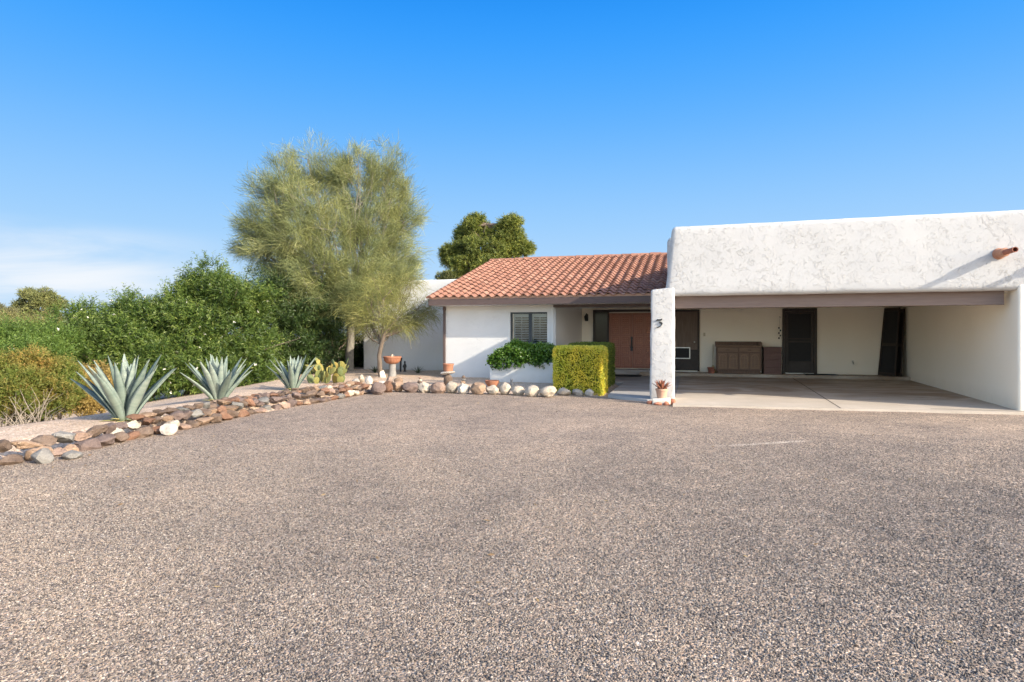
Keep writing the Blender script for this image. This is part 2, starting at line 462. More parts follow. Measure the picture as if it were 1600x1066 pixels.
def make_agave():
    m, n, l = new_mat('agave_leaf'); v = obj_vec(n)
    at = n.new('ShaderNodeAttribute'); at.attribute_name = 'rnd'
    r = ramp(n, [(0, (.125, .165, .138)), (.5, (.175, .22, .185)), (1, (.235, .28, .24))]); l.new(at.outputs['Fac'], r.inputs[0])
    al = n.new('ShaderNodeAttribute'); al.attribute_name = 'along'
    wv = n.new('ShaderNodeMath'); wv.operation = 'MULTIPLY_ADD'; l.new(al.outputs['Fac'], wv.inputs[0]); wv.inputs[1].default_value = 9.
    l.new(at.outputs['Fac'], wv.inputs[2])
    t = tex_noise(n, l, 1., 3, .6, 0); t.noise_dimensions = '1D'; l.new(wv.outputs[0], t.inputs['W'])
    rt = ramp(n, [(.3, (.78, .82, .82)), (.7, (1.16, 1.12, 1.1))]); l.new(t.outputs[0], rt.inputs[0])
    c = mix(n, l, 1., r.outputs[0], rt.outputs[0], 'MULTIPLY')
    rb = ramp(n, [(.0, (.42, .40, .19)), (.14, (1, 1, 1)), (.965, (1, 1, 1)), (.985, (.25, .14, .09))]); l.new(al.outputs['Fac'], rb.inputs[0])
    c2 = mix(n, l, 1., c, rb.outputs[0], 'MULTIPLY')
    f = tex_noise(n, l, 18, 4, .6, 0, v)
    finish(n, l, c2, .6, bump(n, l, f.outputs[0], .2, .006), .3)
    m, n, l = new_mat('cactus_pad'); v = obj_vec(n)
    at = n.new('ShaderNodeAttribute'); at.attribute_name = 'rnd'
    r = ramp(n, [(0, (.09, .125, .055)), (.45, (.155, .17, .06)), (.8, (.25, .215, .06)), (1, (.33, .215, .065))]); l.new(at.outputs['Fac'], r.inputs[0])
    f = tex_noise(n, l, 9, 4, .6, 0, v)
    rt = ramp(n, [(.3, (.8, .85, .8)), (.7, (1.15, 1.08, 1.)) ]); l.new(f.outputs[0], rt.inputs[0])
    vo = n.new('ShaderNodeTexVoronoi'); vo.inputs['Scale'].default_value = 26; l.new(v, vo.inputs['Vector'])
    rv = ramp(n, [(.12, (.45, .35, .2)), (.2, (1, 1, 1))]); l.new(vo.outputs['Distance'], rv.inputs[0])
    c = mix(n, l, 1., mix(n, l, 1., r.outputs[0], rt.outputs[0], 'MULTIPLY'), rv.outputs[0], 'MULTIPLY')
    finish(n, l, c, .65, bump(n, l, f.outputs[0], .3, .01), .3)


make_agave()


def make_glass(name, tint, rough=.02):
    m, n, l = new_mat(name)
    gl = n.new('ShaderNodeBsdfGlossy'); gl.inputs['Roughness'].default_value = rough
    tr = n.new('ShaderNodeBsdfTransparent'); tr.inputs[0].default_value = (*tint, 1)
    fr = n.new('ShaderNodeFresnel'); fr.inputs['IOR'].default_value = 1.6
    t = tex_noise(n, l, 1.4, 2, .5, 0, obj_vec(n))
    nb = bump(n, l, t.outputs[0], .04, .02); l.new(nb, gl.inputs['Normal'])
    mx = n.new('ShaderNodeMixShader'); l.new(fr.outputs[0], mx.inputs[0]); l.new(tr.outputs[0], mx.inputs[1]); l.new(gl.outputs[0], mx.inputs[2])
    o = n.new('ShaderNodeOutputMaterial'); l.new(mx.outputs[0], o.inputs[0])


make_glass('window_glass', (.75, .78, .80))
plain('dark_glass', (.010, .010, .009), (.014, .013, .012), 2, .12, 0, 0, .25)


# ------------------------------------------------------------------ object helpers
def tag(o, label=None, cat=None, group=None, kind=None):
    for k, v in (('label', label), ('category', cat), ('group', group), ('kind', kind)):
        if v:
            o[k] = v
    return o


def thing(name, label, cat, loc=(0, 0, 0), group=None):
    o = bpy.data.objects.new(name, None); COL.objects.link(o)
    o.empty_display_size = .2; o.location = Vector(loc)
    return tag(o, label, cat, group)


def world_loc(o):
    v = Vector((0, 0, 0))
    while o is not None:
        v += o.location; o = o.parent
    return v


class MB:
    def __init__(s):
        s.v = []; s.f = []; s.attr = {}

    def add(s, verts, faces):
        b = len(s.v); s.v.extend([tuple(p) for p in verts]); s.f.extend([tuple(i + b for i in f) for f in faces])

    def box(s, x0, x1, y0, y1, z0, z1):
        s.add([(x0, y0, z0), (x1, y0, z0), (x1, y1, z0), (x0, y1, z0), (x0, y0, z1), (x1, y0, z1), (x1, y1, z1), (x0, y1, z1)],
              [(3, 2, 1, 0), (4, 5, 6, 7), (0, 1, 5, 4), (1, 2, 6, 5), (2, 3, 7, 6), (3, 0, 4, 7)])
        return s

    def prism(s, poly, z0, z1):                        # plan polygon, counter-clockwise; z may be a function
        n = len(poly)
        f0 = z0 if callable(z0) else (lambda x, y: z0)
        f1 = z1 if callable(z1) else (lambda x, y: z1)
        s.add([(x, y, f0(x, y)) for x, y in poly] + [(x, y, f1(x, y)) for x, y in poly],
              [tuple(reversed(range(n))), tuple(range(n, 2 * n))] + [(i, (i + 1) % n, n + (i + 1) % n, n + i) for i in range(n)])
        return s

    def prism_x(s, poly, x0, x1):                      # polygon in (y,z)
        n = len(poly)
        s.add([(x0, y, z) for y, z in poly] + [(x1, y, z) for y, z in poly],
              [tuple(reversed(range(n))), tuple(range(n, 2 * n))] + [(i, (i + 1) % n, n + (i + 1) % n, n + i) for i in range(n)])
        return s

    def prism_y(s, poly, y0, y1):                      # polygon in (x,z)
        n = len(poly)
        s.add([(x, y0, z) for x, z in poly] + [(x, y1, z) for x, z in poly],
              [tuple(range(n)), tuple(reversed(range(n, 2 * n)))] + [(i, n + i, n + (i + 1) % n, (i + 1) % n) for i in range(n)])
        return s

    def tube(s, pts, rad, n=8, cap=True):
        pts = [Vector(p) for p in pts]; b = len(s.v)
        if not hasattr(rad, '__len__'):
            rad = [rad] * len(pts)
        up = Vector((0, 0, 1)); prev = None
        for i, p in enumerate(pts):
            d = (pts[min(i + 1, len(pts) - 1)] - pts[max(i - 1, 0)]).normalized()
            if prev is None:
                a = d.cross(up if abs(d.z) < .95 else Vector((1, 0, 0))).normalized()
            else:
                a = (prev - d * prev.dot(d)).normalized()
            prev = a; c = d.cross(a)
            for k in range(n):
                t = 2 * math.pi * k / n
                s.v.append(tuple(p + (a * math.cos(t) + c * math.sin(t)) * rad[i]))
        for i in range(len(pts) - 1):
            for k in range(n):
                s.f.append((b + i * n + k, b + i * n + (k + 1) % n, b + (i + 1) * n + (k + 1) % n, b + (i + 1) * n + k))
        if cap:
            s.f.append(tuple(b + k for k in reversed(range(n)))); s.f.append(tuple(b + (len(pts) - 1) * n + k for k in range(n)))
        return s

    def lathe(s, prof, c=(0, 0, 0), n=28):             # profile of (r,z) from bottom outside to top and back inside
        b = len(s.v)
        for r, z in prof:
            for k in range(n):
                t = 2 * math.pi * k / n
                s.v.append((c[0] + r * math.cos(t), c[1] + r * math.sin(t), c[2] + z))
        for i in range(len(prof) - 1):
            for k in range(n):
                s.f.append((b + i * n + k, b + i * n + (k + 1) % n, b + (i + 1) * n + (k + 1) % n, b + (i + 1) * n + k))
        s.f.append(tuple(b + k for k in reversed(range(n)))); s.f.append(tuple(b + (len(prof) - 1) * n + k for k in range(n)))
        return s

    def build(s, name, mat, parent=None, bevel=0, smooth=40, loc=None):
        me = bpy.data.meshes.new(name)
        off = world_loc(parent) if parent is not None else (Vector(loc) if loc is not None else Vector((0, 0, 0)))
        me.from_pydata([(x - off.x, y - off.y, z - off.z) for x, y, z in s.v], [], s.f)
        me.update()
        for k, vals in s.attr.items():
            a = me.attributes.new(k, 'FLOAT', 'POINT'); a.data.foreach_set('value', vals)
        o = bpy.data.objects.new(name, me); COL.objects.link(o)
        me.materials.append(MATS[mat])
        if parent is not None:
            o.parent = parent
        elif loc is not None:
            o.location = off
        if smooth:
            me.polygons.foreach_set('use_smooth', [True] * len(me.polygons))
            me.set_sharp_from_angle(angle=R(smooth))
        if bevel:
            b = o.modifiers.new('bevel', 'BEVEL'); b.width = bevel; b.segments = 2; b.limit_method = 'ANGLE'; b.angle_limit = R(40)
        return o


def np_mesh(name, V, F, mat, parent=None, rnd=None, loc=None, smooth=False, extra=None):
    """V: n x 3, F: m x k array of faces; rnd: one value per face."""
    V = np.asarray(V, np.float32); F = np.asarray(F, np.int32)
    off = world_loc(parent) if parent is not None else (Vector(loc) if loc is not None else Vector((0, 0, 0)))
    V = V - np.array(off, np.float32)
    me = bpy.data.meshes.new(name); k = F.shape[1]
    me.vertices.add(len(V)); me.vertices.foreach_set('co', V.ravel())
    me.loops.add(F.size); me.loops.foreach_set('vertex_index', F.ravel())
    me.polygons.add(len(F)); me.polygons.foreach_set('loop_start', np.arange(0, F.size, k, dtype=np.int32))
    me.polygons.foreach_set('use_smooth', np.full(len(F), smooth))
    me.update(calc_edges=True)
    if rnd is not None:
        a = me.attributes.new('rnd', 'FLOAT', 'FACE'); a.data.foreach_set('value', np.asarray(rnd, np.float32))
    if extra:
        for kk, vv in extra.items():
            a = me.attributes.new(kk, 'FLOAT', 'POINT'); a.data.foreach_set('value', np.asarray(vv, np.float32))
    me.materials.append(MATS[mat])
    o = bpy.data.objects.new(name, me); COL.objects.link(o)
    if parent is not None:
        o.parent = parent
    elif loc is not None:
        o.location = off
    return o


def rough_box(x0, x1, y0, y1, z0, z1, name, mat, parent, step=.12, rad=.08, amp=.012, warp=None, freq=2.2):
    """A hand-plastered block: rounded arrises and slightly wavy faces."""
    cs = []
    for a, b in ((x0, x1), (y0, y1), (z0, z1)):
        inner = np.linspace(a + rad, b - rad, max(2, int((b - a) / step)))
        cs.append(np.concatenate([a + rad * np.array([0, .3, .65]), inner, b - rad * np.array([.65, .3, 0])]))
    idx = {}; V = []; F = []

    def vid(i, j, k):
        key = (i, j, k)
        if key not in idx:
            idx[key] = len(V); V.append((cs[0][i], cs[1][j], cs[2][k]))
        return idx[key]
    n = [len(c) for c in cs]
    for ax in range(3):
        p, q = [(1, 2), (2, 0), (0, 1)][ax]
        for side in (0, n[ax] - 1):
            for i in range(n[p] - 1):
                for j in range(n[q] - 1):
                    quad = []
                    for di, dj in ((0, 0), (1, 0), (1, 1), (0, 1)):
                        t = [0, 0, 0]; t[ax] = side; t[p] = i + di; t[q] = j + dj
                        quad.append(vid(*t))
                    F.append(quad if side else quad[::-1])
    out = []
    lo = Vector((x0 + rad, y0 + rad, z0 + rad)); hi = Vector((x1 - rad, y1 - rad, z1 - rad))
    for p in V:
        p = Vector(p)
        c = Vector([min(max(p[i], lo[i]), hi[i]) for i in range(3)])
        d = p - c
        # square-cornered grid pulled on to the rounded block
        m = max(abs(d.x), abs(d.y), abs(d.z))
        nn = d.normalized() if d.length > 1e-6 else Vector((0, 0, 0))
        q = c + nn * (m if m > 0 else 0)
        q += nn * amp * (noise.noise(q * freq) + .5 * noise.noise(q * freq * 2.7))
        out.append(warp(q) if warp else q)
    return np_mesh(name, [tuple(p) for p in out], F, mat, parent, smooth=True)


def leaf_quads(P, D, N, L, W, tipw=.0, droop=0):
    """One kite-shaped leaf per row: P base, D direction, N side vector."""
    n = len(P)
    L = np.broadcast_to(np.asarray(L, float).reshape(-1, 1), (n, 1)); W = np.broadcast_to(np.asarray(W, float).reshape(-1, 1), (n, 1))
    mid = P + D * L * .45
    if droop:
        tip = P + D * L + np.array([0, 0, -1.]) * L * droop
    else:
        tip = P + D * L
    V = np.stack([P, mid + N * W * .5, tip, mid - N * W * .5], 1).reshape(-1, 3)
    F = np.arange(4 * n).reshape(-1, 4)
    return V, F


def unit(a):
    return a / np.maximum(np.linalg.norm(a, axis=1, keepdims=True), 1e-9)


def sphere_dirs(rg, n):
    return unit(rg.normal(size=(n, 3)))


def side_of(rg, D):
    return unit(np.cross(D, sphere_dirs(rg, len(D))))


def shoots(rg, lumps, n, shoot_len, per, leaf_len, leaf_w, up=.7, spread=.8, shell=.55, jit=.5, floor=None):
    """Leafy shoots growing out of a set of ellipsoid clumps (cx,cy,cz,rx,ry,rz)."""
    lumps = np.asarray(lumps, float)
    area = (lumps[:, 3] * lumps[:, 4] + lumps[:, 4] * lumps[:, 5] + lumps[:, 3] * lumps[:, 5])
    who = rg.choice(len(lumps), n, p=area / area.sum())
    d = sphere_dirs(rg, n)
    r = shell + (1 - shell) * rg.random((n, 1)) ** .7
    P = lumps[who, :3] + d * lumps[who, 3:] * r
    out = unit(d / lumps[who, 3:])
    D = unit(out + np.array([0, 0, up]) + rg.normal(size=(n, 3)) * jit)
    SL = shoot_len * (.6 + .8 * rg.random(n))
    tone = rg.random(n)
    k = np.repeat(np.arange(n), per)
    t = np.tile((np.arange(per) + .5) / per, n) + rg.normal(size=n * per) * .03
    base = P[k] + D[k] * (SL[k] * t)[:, None]
    side = side_of(rg, D[k])
    ld = unit(D[k] * .75 + side * spread + rg.normal(size=(n * per, 3)) * .15)
    sc = (.75 + .5 * rg.random(n * per)) * (1.1 - .45 * t)
    V, F = leaf_quads(base, ld, side_of(rg, ld), leaf_len * sc, leaf_w * sc, droop=.12)
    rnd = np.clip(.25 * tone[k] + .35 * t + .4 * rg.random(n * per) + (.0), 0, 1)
    if floor is not None:
        keep = V.reshape(-1, 4, 3)[:, :, 2].min(1) > floor
        V = V.reshape(-1, 4, 3)[keep].reshape(-1, 3); rnd = rnd[keep]; F = np.arange(len(V)).reshape(-1, 4)
    return V, F, rnd, P, D, SL


def ico(sub):
    bm = bmesh.new(); bmesh.ops.create_icosphere(bm, subdivisions=sub, radius=1)
    V = np.array([v.co[:] for v in bm.verts]); F = np.array([[v.index for v in f.verts] for f in bm.faces]); bm.free()
    return V, F


ICO = {k: ico(k) for k in (2, 3)}


def rock(name, mat, loc, size, rg, cuts=9, rough=.06, rot=None, sub=2, depth=(.55, .85)):
    """A field stone: a ball cut by random planes, wrinkled, squashed; loc is the middle of its underside."""
    V, F = ICO[sub]; V = V.copy()
    for _ in range(cuts):
        nrm = unit(rg.normal(size=(1, 3)))[0]; d = rg.uniform(*depth)
        e = np.maximum(V @ nrm - d, 0); V -= e[:, None] * nrm * .93
    s = rg.uniform(0, 90)
    V = V * np.array([1 + rough * (noise.noise(Vector(v) * 2.3 + Vector((s, 0, 0))) * 2 + noise.noise(Vector(v) * 5.5 + Vector((0, s, 0))) * .9) for v in V])[:, None]
    V = V / (np.ptp(V, axis=0) / 2)
    V = V * np.array(size) / 2
    a = rg.uniform(-.35, .35) if rot is None else rot
    c, sn = math.cos(a), math.sin(a)
    tl = rg.uniform(-.14, .14)
    V = np.stack([V[:, 0], V[:, 1], V[:, 2] + V[:, 0] * tl], 1)
    V = np.stack([V[:, 0] * c - V[:, 1] * sn, V[:, 0] * sn + V[:, 1] * c, V[:, 2] - V[:, 2].min()], 1)
    o = np_mesh(name, V + np.array(loc), F, mat, loc=loc, smooth=True)
    o.data.set_sharp_from_angle(angle=R(28))
    return o


# ------------------------------------------------------------------ ground and driveway
def axis(a, b, fine0, fine1, step):
    lo = fine0 - (np.geomspace(1, 1 + (fine0 - a), 26) - 1)[::-1][:-1]
    hi = fine1 + (np.geomspace(1, 1 + (b - fine1), 26) - 1)[1:]
    return np.concatenate([lo, np.arange(fine0, fine1 + 1e-6, step), hi])


def grid_mesh(name, xs, ys, zf, mat):
    X, Y = np.meshgrid(xs, ys); Z = zf(X, Y)
    V = np.stack([X, Y, Z], -1).reshape(-1, 3); w = len(xs)
    i = (np.arange(len(ys) - 1)[:, None] * w + np.arange(w - 1)).ravel()
    o = np_mesh(name, V, np.stack([i, i + 1, i + w + 1, i + w], 1), mat, smooth=True)
    o['kind'] = 'structure'
    return o


def lumpy(X, Y, amp):
    f = np.vectorize(lambda x, y: noise.noise(Vector((x * .9, y * .9, 0))) + .5 * noise.noise(Vector((x * 2.6, y * 2.6, 3))))
    return f(X, Y) * amp


def ground_surface(X, Y):
    Z = ground_z(X, Y)
    near = (X > -30) & (X < 0) & (Y > 0) & (Y < 30)
    inb = (X < -9) | (Y > 16.8)
    Z = Z.copy(); m = near & inb
    Z[m] += lumpy(X[m], Y[m], .02)
    drive = (X > -8.3) & (Y < 15.4)
    Z[drive] = -.05
    Z[(X >= -2.2) & (Y >= 13)] = -.06
    return Z


grid_mesh('ground', axis(-700, 700, -26, 8, .3), axis(-60, 900, -2, 26, .3), ground_surface, 'bed_gravel')


def drive_surface(X, Y):
    w = np.minimum(1, np.minimum(np.abs(X + 8.9), np.abs(15.8 - Y)) / .6)
    z = lumpy(X, Y, .012) - .004
    # tyre-pushed ridges curving towards the carport
    rr = np.hypot(X - 9., Y - 3.5)
    z = z + .011 * np.sin(rr * 5.2 + 1.2 * np.sin(X * .7)) * sstep(2.5, 5, X) * sstep(14.6, 13.2, Y)
    return z


grid_mesh('driveway', np.concatenate([np.arange(-8.6, 8.01, .11), np.geomspace(8.4, 60, 14)]),
          np.concatenate([-np.geomspace(.6, 40, 12)[::-1], np.arange(0, 15.71, .11)]), drive_surface, 'gravel')

def loose_stones():
    """Loose top stones of the drive, scattered over its nearer part; far too many to count."""
    m, n, l = new_mat('pebble')
    oi = n.new('ShaderNodeObjectInfo'); rr_ = ramp(n, STONES, 'CONSTANT'); l.new(oi.outputs['Random'], rr_.inputs[0])
    g = n.new('ShaderNodeNewGeometry')
    pa = tex_noise(n, l, .38, 5, .6, .8, g.outputs['Position'])
    rp = ramp(n, [(.30, (.76, .76, .78)), (.5, (1, .99, .98)), (.7, (1.20, 1.16, 1.11))]); l.new(pa.outputs[0], rp.inputs[0])
    f = tex_noise(n, l, 90, 3, .6, 0, g.outputs['Position'])
    rf = ramp(n, [(.3, (.8, .8, .8)), (.7, (1.2, 1.2, 1.2))]); l.new(f.outputs[0], rf.inputs[0])
    finish(n, l, mix(n, l, 1., mix(n, l, 1., rr_.outputs[0], rp.outputs[0], 'MULTIPLY'), rf.outputs[0], 'MULTIPLY'), .85, None, .25)
    xs, ys = np.arange(-8.0, 6.81, .2), np.arange(.6, 11.01, .2)
    X, Y = np.meshgrid(xs, ys); V = np.stack([X, Y, drive_surface(X, Y)], -1).reshape(-1, 3); w = len(xs)
    i = (np.arange(len(ys) - 1)[:, None] * w + np.arange(w - 1)).ravel()
    D = -S_ * V[:, 0] + C_ * V[:, 1]; u = C_ * V[:, 0] + S_ * V[:, 1]
    dens = 5200 * sstep(11.0, 3.5, D) * sstep(1.15, .95, np.abs(u) / (np.maximum(D, .3) * .84)) * (D > 1.9)
    o = np_mesh('loose_gravel', V, np.stack([i, i + 1, i + w + 1, i + w], 1), 'pebble', extra={'dens': dens})
    o['kind'] = 'stuff'; tag(o, 'loose tan and grey gravel stones covering the near driveway', 'gravel')
    ng = bpy.data.node_groups.new('scatter', 'GeometryNodeTree')
    ng.interface.new_socket('Geometry', in_out='INPUT', socket_type='NodeSocketGeometry')
    ng.interface.new_socket('Geometry', in_out='OUTPUT', socket_type='NodeSocketGeometry')
    N, Lk = ng.nodes, ng.links
    gi, go = N.new('NodeGroupInput'), N.new('NodeGroupOutput')
    at = N.new('GeometryNodeInputNamedAttribute'); at.data_type = 'FLOAT'; at.inputs['Name'].default_value = 'dens'
    dp = N.new('GeometryNodeDistributePointsOnFaces'); dp.distribute_method = 'RANDOM'
    Lk.new(gi.outputs[0], dp.inputs['Mesh']); Lk.new(at.outputs[0], dp.inputs['Density'])
    ic = N.new('GeometryNodeMeshIcoSphere'); ic.inputs['Radius'].default_value = .0068; ic.inputs['Subdivisions'].default_value = 2
    sp = N.new('GeometryNodeSetPosition'); nt = N.new('ShaderNodeTexNoise'); nt.inputs['Scale'].default_value = 90
    sub = N.new('ShaderNodeVectorMath'); sub.operation = 'SUBTRACT'; sub.inputs[1].default_value = (.5, .5, .5)
    scl = N.new('ShaderNodeVectorMath'); scl.operation = 'SCALE'; scl.inputs['Scale'].default_value = .010
    Lk.new(nt.outputs['Color'], sub.inputs[0]); Lk.new(sub.outputs[0], scl.inputs[0])
    Lk.new(ic.outputs['Mesh'], sp.inputs['Geometry']); Lk.new(scl.outputs[0], sp.inputs['Offset'])
    sm = N.new('GeometryNodeSetMaterial'); sm.inputs['Material'].default_value = m; Lk.new(sp.outputs[0], sm.inputs['Geometry'])
    ip = N.new('GeometryNodeInstanceOnPoints'); Lk.new(dp.outputs['Points'], ip.inputs['Points']); Lk.new(sm.outputs[0], ip.inputs['Instance'])
    rv = N.new('FunctionNodeRandomValue'); rv.data_type = 'FLOAT_VECTOR'
    rv.inputs[0].default_value = (0, 0, 0); rv.inputs[1].default_value = (6.28, 6.28, 6.28)
    Lk.new(rv.outputs[0], ip.inputs['Rotation'])
    rs = N.new('FunctionNodeRandomValue'); rs.data_type = 'FLOAT_VECTOR'
    rs.inputs[0].default_value = (.50, .45, .38); rs.inputs[1].default_value = (1.35, 1.15, .85); rs.inputs['Seed'].default_value = 4
    Lk.new(rs.outputs[0], ip.inputs['Scale']); Lk.new(ip.outputs[0], go.inputs[0])
    md = o.modifiers.new('scatter', 'NODES'); md.node_group = ng


loose_stones()

# concrete: carport slab, rising gently to the kerb at the back wall, and the porch
def slab_z(x, y):
    return .035 + .145 * min(max((y - 14.2) / 7.2, 0), 1)


m = MB(); ys = [None, 15.2, 16.5, 18, 20, 21.35]
xs = np.linspace(-.52, 9.0, 20)
for i, x in enumerate(xs):
    yf = 13.95 + (x + .47) * .079
    for y in ys:
        yy = yf if y is None else y
        m.v.append((x, yy, slab_z(x, yy)))
k = len(ys)
for i in range(len(xs) - 1):
    for j in range(k - 1):
        m.f.append((i * k + j, (i + 1) * k + j, (i + 1) * k + j + 1, i * k + j + 1))
    m.v.append((xs[i], 13.95 + (xs[i] + .47) * .079, -.1)); m.v.append((xs[i + 1], 13.95 + (xs[i + 1] + .47) * .079, -.1))
    m.f.append((len(m.v) - 2, len(m.v) - 1, (i + 1) * k, i * k))
o = m.build('carport_floor', 'concrete'); o['kind'] = 'structure'
m = MB(); m.box(-1.9, 6.3, 21.3, 22.3, 0, .275)
o = m.build('kerb_step', 'concrete', bevel=.02); o['kind'] = 'structure'
m = MB(); m.prism([(-1.12, 14.66), (-.525, 14.9), (-.525, 21.28), (-.525, 22.3), (-4.2, 22.3), (-4.2, 18.9), (-2.15, 18.9), (-2.15, 15.45), (-1.7, 15.05)], -.1,
                  lambda x, y: .05 + .12 * min(max((y - 14.6) / 7, 0), 1))
o = m.build('porch_floor', 'porch_concrete'); o['kind'] = 'structure'
for nm, pts in (('floor_joint', [(2.86, 14.24), (2.89, 21.25)]), ('floor_joint', [(4.6, 14.62), (9.0, 14.74)])):
    m = MB(); (xa, ya), (xb, yb) = pts
    dx, dy = (.011, 0) if abs(xa - xb) < .5 else (0, .014)
    ps = [(xa + (xb - xa) * t, ya + (yb - ya) * t) for t in np.linspace(0, 1, 12)]
    for (x, y) in ps:
        m.v += [(x - dx, y - dy, slab_z(x, y) + .004), (x + dx, y + dy, slab_z(x, y) + .004)]
    for i in range(11):
        m.f.append((2 * i, 2 * i + 1, 2 * i + 3, 2 * i + 2) if dx else (2 * i, 2 * i + 2, 2 * i + 3, 2 * i + 1))
    o = m.build(nm, 'joint', smooth=0); o['kind'] = 'structure'

# ------------------------------------------------------------------ the house
YF, YB, YW, YE = 14.76, 22.1, 19.0, 18.35
house = thing('house', 'white stucco house with red tile roof, double front door and open carport', 'house', (0, 18, 0))


def batter(p):
    if p.x < 1:
        p.x += (4.08 - p.z) * -.10 * max(0, min(1, (1 - p.x) / 1.4))
    p.z += .02 * max(0, p.z - 3.6) * (p.x * .1)
    return p


rough_box(-.57, 9.5, YF, YF + .28, 2.47, 4.09, 'carport_parapet', 'stucco', house, .14, .11, .007, batter)
rough_box(-.74, 9.5, 16.05, 22.9, 2.47, 4.07, 'rear_shading_mass', 'stucco', house, .3, .15, .016)  # stepped back behind an invented, unseen gap that lets sun reach the planter
m = MB(); m.box(-.72, 9.4, YF + .2, 16.3, 2.476, 2.70); m.build('carport_roof', 'wall_stucco', house)  # low roof in that unseen gap, kept beneath the sun's path
m = MB(); m.box(-.5, 6.2, YF + .4, 22.05, 2.44, 2.475)
m.build('carport_ceiling', 'ceiling_board', house)
def fin(p):
    if p.z > 2.3:
        p.z += (p.x + 1.06) * .09
    p.x += (1.3 - p.z) * -.012 if p.x < -.8 else 0
    return p


pillar = rough_box(-1.06, -.515, YF - .03, YF + .52, -.06, 2.62, 'pillar', 'stucco', house, .1, .05, .014, fin)
rough_box(6.17, 6.75, YF - .01, 22.3, -.06, 2.60, 'carport_wall', 'carport_plaster', house, .2, .05, .010)
m = MB(); m.box(-.52, 6.05, YF + .28, YF + .42, 2.19, 2.50)
m.build('carport_beam', 'beam_paint', house, bevel=.008)

# back wall shared by porch and carport, with the plastered strip by the front door
m = MB(); m.box(-4.2, 6.3, YB, YB + .25, -.05, 2.62)
m.build('rear_wall', 'carport_plaster', house)

# window wing
wx0, wx1, wz0, wz1 = -5.80, -4.57, .98, 2.28
m = MB()
m.box(-8.07, wx0, YW, YW + .22, -.1, 2.58); m.box(wx1, -4.30, YW, YW + .22, -.1, 2.58)
m.box(wx0, wx1, YW, YW + .22, wz1, 2.58); m.box(wx0, wx1, YW, YW + .22, -.1, wz0)
m.build('front_wall', 'wall_stucco', house)
m = MB(); m.prism([(-4.30, YW + .01), (-4.02, YB - .002), (-4.25, YB - .002), (-4.55, YW + .22), (-4.31, YW + .22)][::1], -.1, 2.58)
m.build('porch_wall', 'wall_stucco', house)
# gable side and body under the roof
RY0, RY1, RZ0, RZ1 = 18.30, 24.85, 2.70, 4.66
SL = (RZ1 - RZ0) / (RY1 - RY0)
m = MB(); m.prism_x([(YW + .22, -.1), (30.5, -.1), (30.5, 2.6), (RY1, RZ1 - .12), (YW + .22, RZ0 + (YW + .22 - RY0) * SL - .12)], -8.07, -7.85)
m.build('gable_wall', 'wall_stucco', house)
# left wing with flat parapet
rough_box(-12.98, -8.06, YB, 30, -.1, 3.70, 'wing_wall', 'wall_stucco', house, .25, .06, .008)
m = MB(); m.box(-8.35, -.76, YE + .03, YW + .0, 2.50, 2.53); m.box(-4.3, -.76, YW + .0, YB, 2.505, 2.53)
m.build('soffit', 'white_paint', house)
m = MB(); m.box(-8.37, -.74, YE - .02, YE + .03, 2.50, 2.70)
m.box(-8.39, -8.34, YE + .03, RY1, 2.50, 2.52)
m.build('fascia', 'brown_trim', house, bevel=.004)
m = MB(); m.prism_x([(YE, 2.52), (YE, 2.70), (RY1, RZ1 - .03), (RY1, RZ1 - .2)][::-1], -8.385, -8.345)
m.build('barge_board', 'brown_trim', house)
m = MB(); m.box(-4.35, -.75, YW - .10, YW + .08, 2.42, 2.515)
m.build('porch_beam', 'brown_trim', house)
# roof deck (front and rear slope) and tiles
m = MB(); m.prism_x([(RY0 + .05, RZ0 - .0), (RY1, RZ1 - .02), (31.4, 2.65), (31.4, 2.58), (RY1, RZ1 - .10), (RY0 + .05, RZ0 - .03)][::-1], -8.34, -.60)
m.build('roof_deck', 'brown_trim', house)


def roof_tiles(x0, x1):
    rg = np.random.default_rng(5)
    nx = int(round((x1 - x0) / .292)); px = (x1 - x0) / nx
    slope_len = math.hypot(RY1 - RY0, RZ1 - RZ0); nc = 20; ex = slope_len / nc
    uy, uz = (RY1 - RY0) / slope_len, (RZ1 - RZ0) / slope_len; ny, nzv = -uz, uy
    K = 13; V = []; F = []; RN = []
    for c in range(nc):
        for i in range(nx):
            b = len(V); j = rg.normal(0, .004); jz = rg.normal(0, .003); tw = rg.normal(0, .006)
            prof = []
            for q in range(K):
                t = q / (K - 1)
                h = .068 * math.sin(math.pi * min(t / .62, 1)) if t < .62 else -.022 * math.sin(math.pi * (t - .62) / .38)
                prof.append((x0 + (i + t * 1.03) * px, h))
            rows = [(c * ex + j, .026), (c * ex + j, .048), (c * ex + ex * .5, .027), ((c + 1.10) * ex, .004)]
            for (s, lift) in rows:
                for (x, h) in prof:
                    hh = h + lift + jz + (tw if lift > .03 else 0) + .02
                    V.append((x, RY0 + s * uy + hh * ny, RZ0 + s * uz + hh * nzv))
            for r in range(3):
                for q in range(K - 1):
                    F.append((b + r * K + q, b + r * K + q + 1, b + (r + 1) * K + q + 1, b + (r + 1) * K + q))
            RN += [float(np.clip(rg.normal(.5, .2), 0, 1))] * (3 * (K - 1))
    o = np_mesh('roof_tiles', V, F, 'roof_tile', house, RN, smooth=True)
    o.data.set_sharp_from_angle(angle=R(50))
    return o


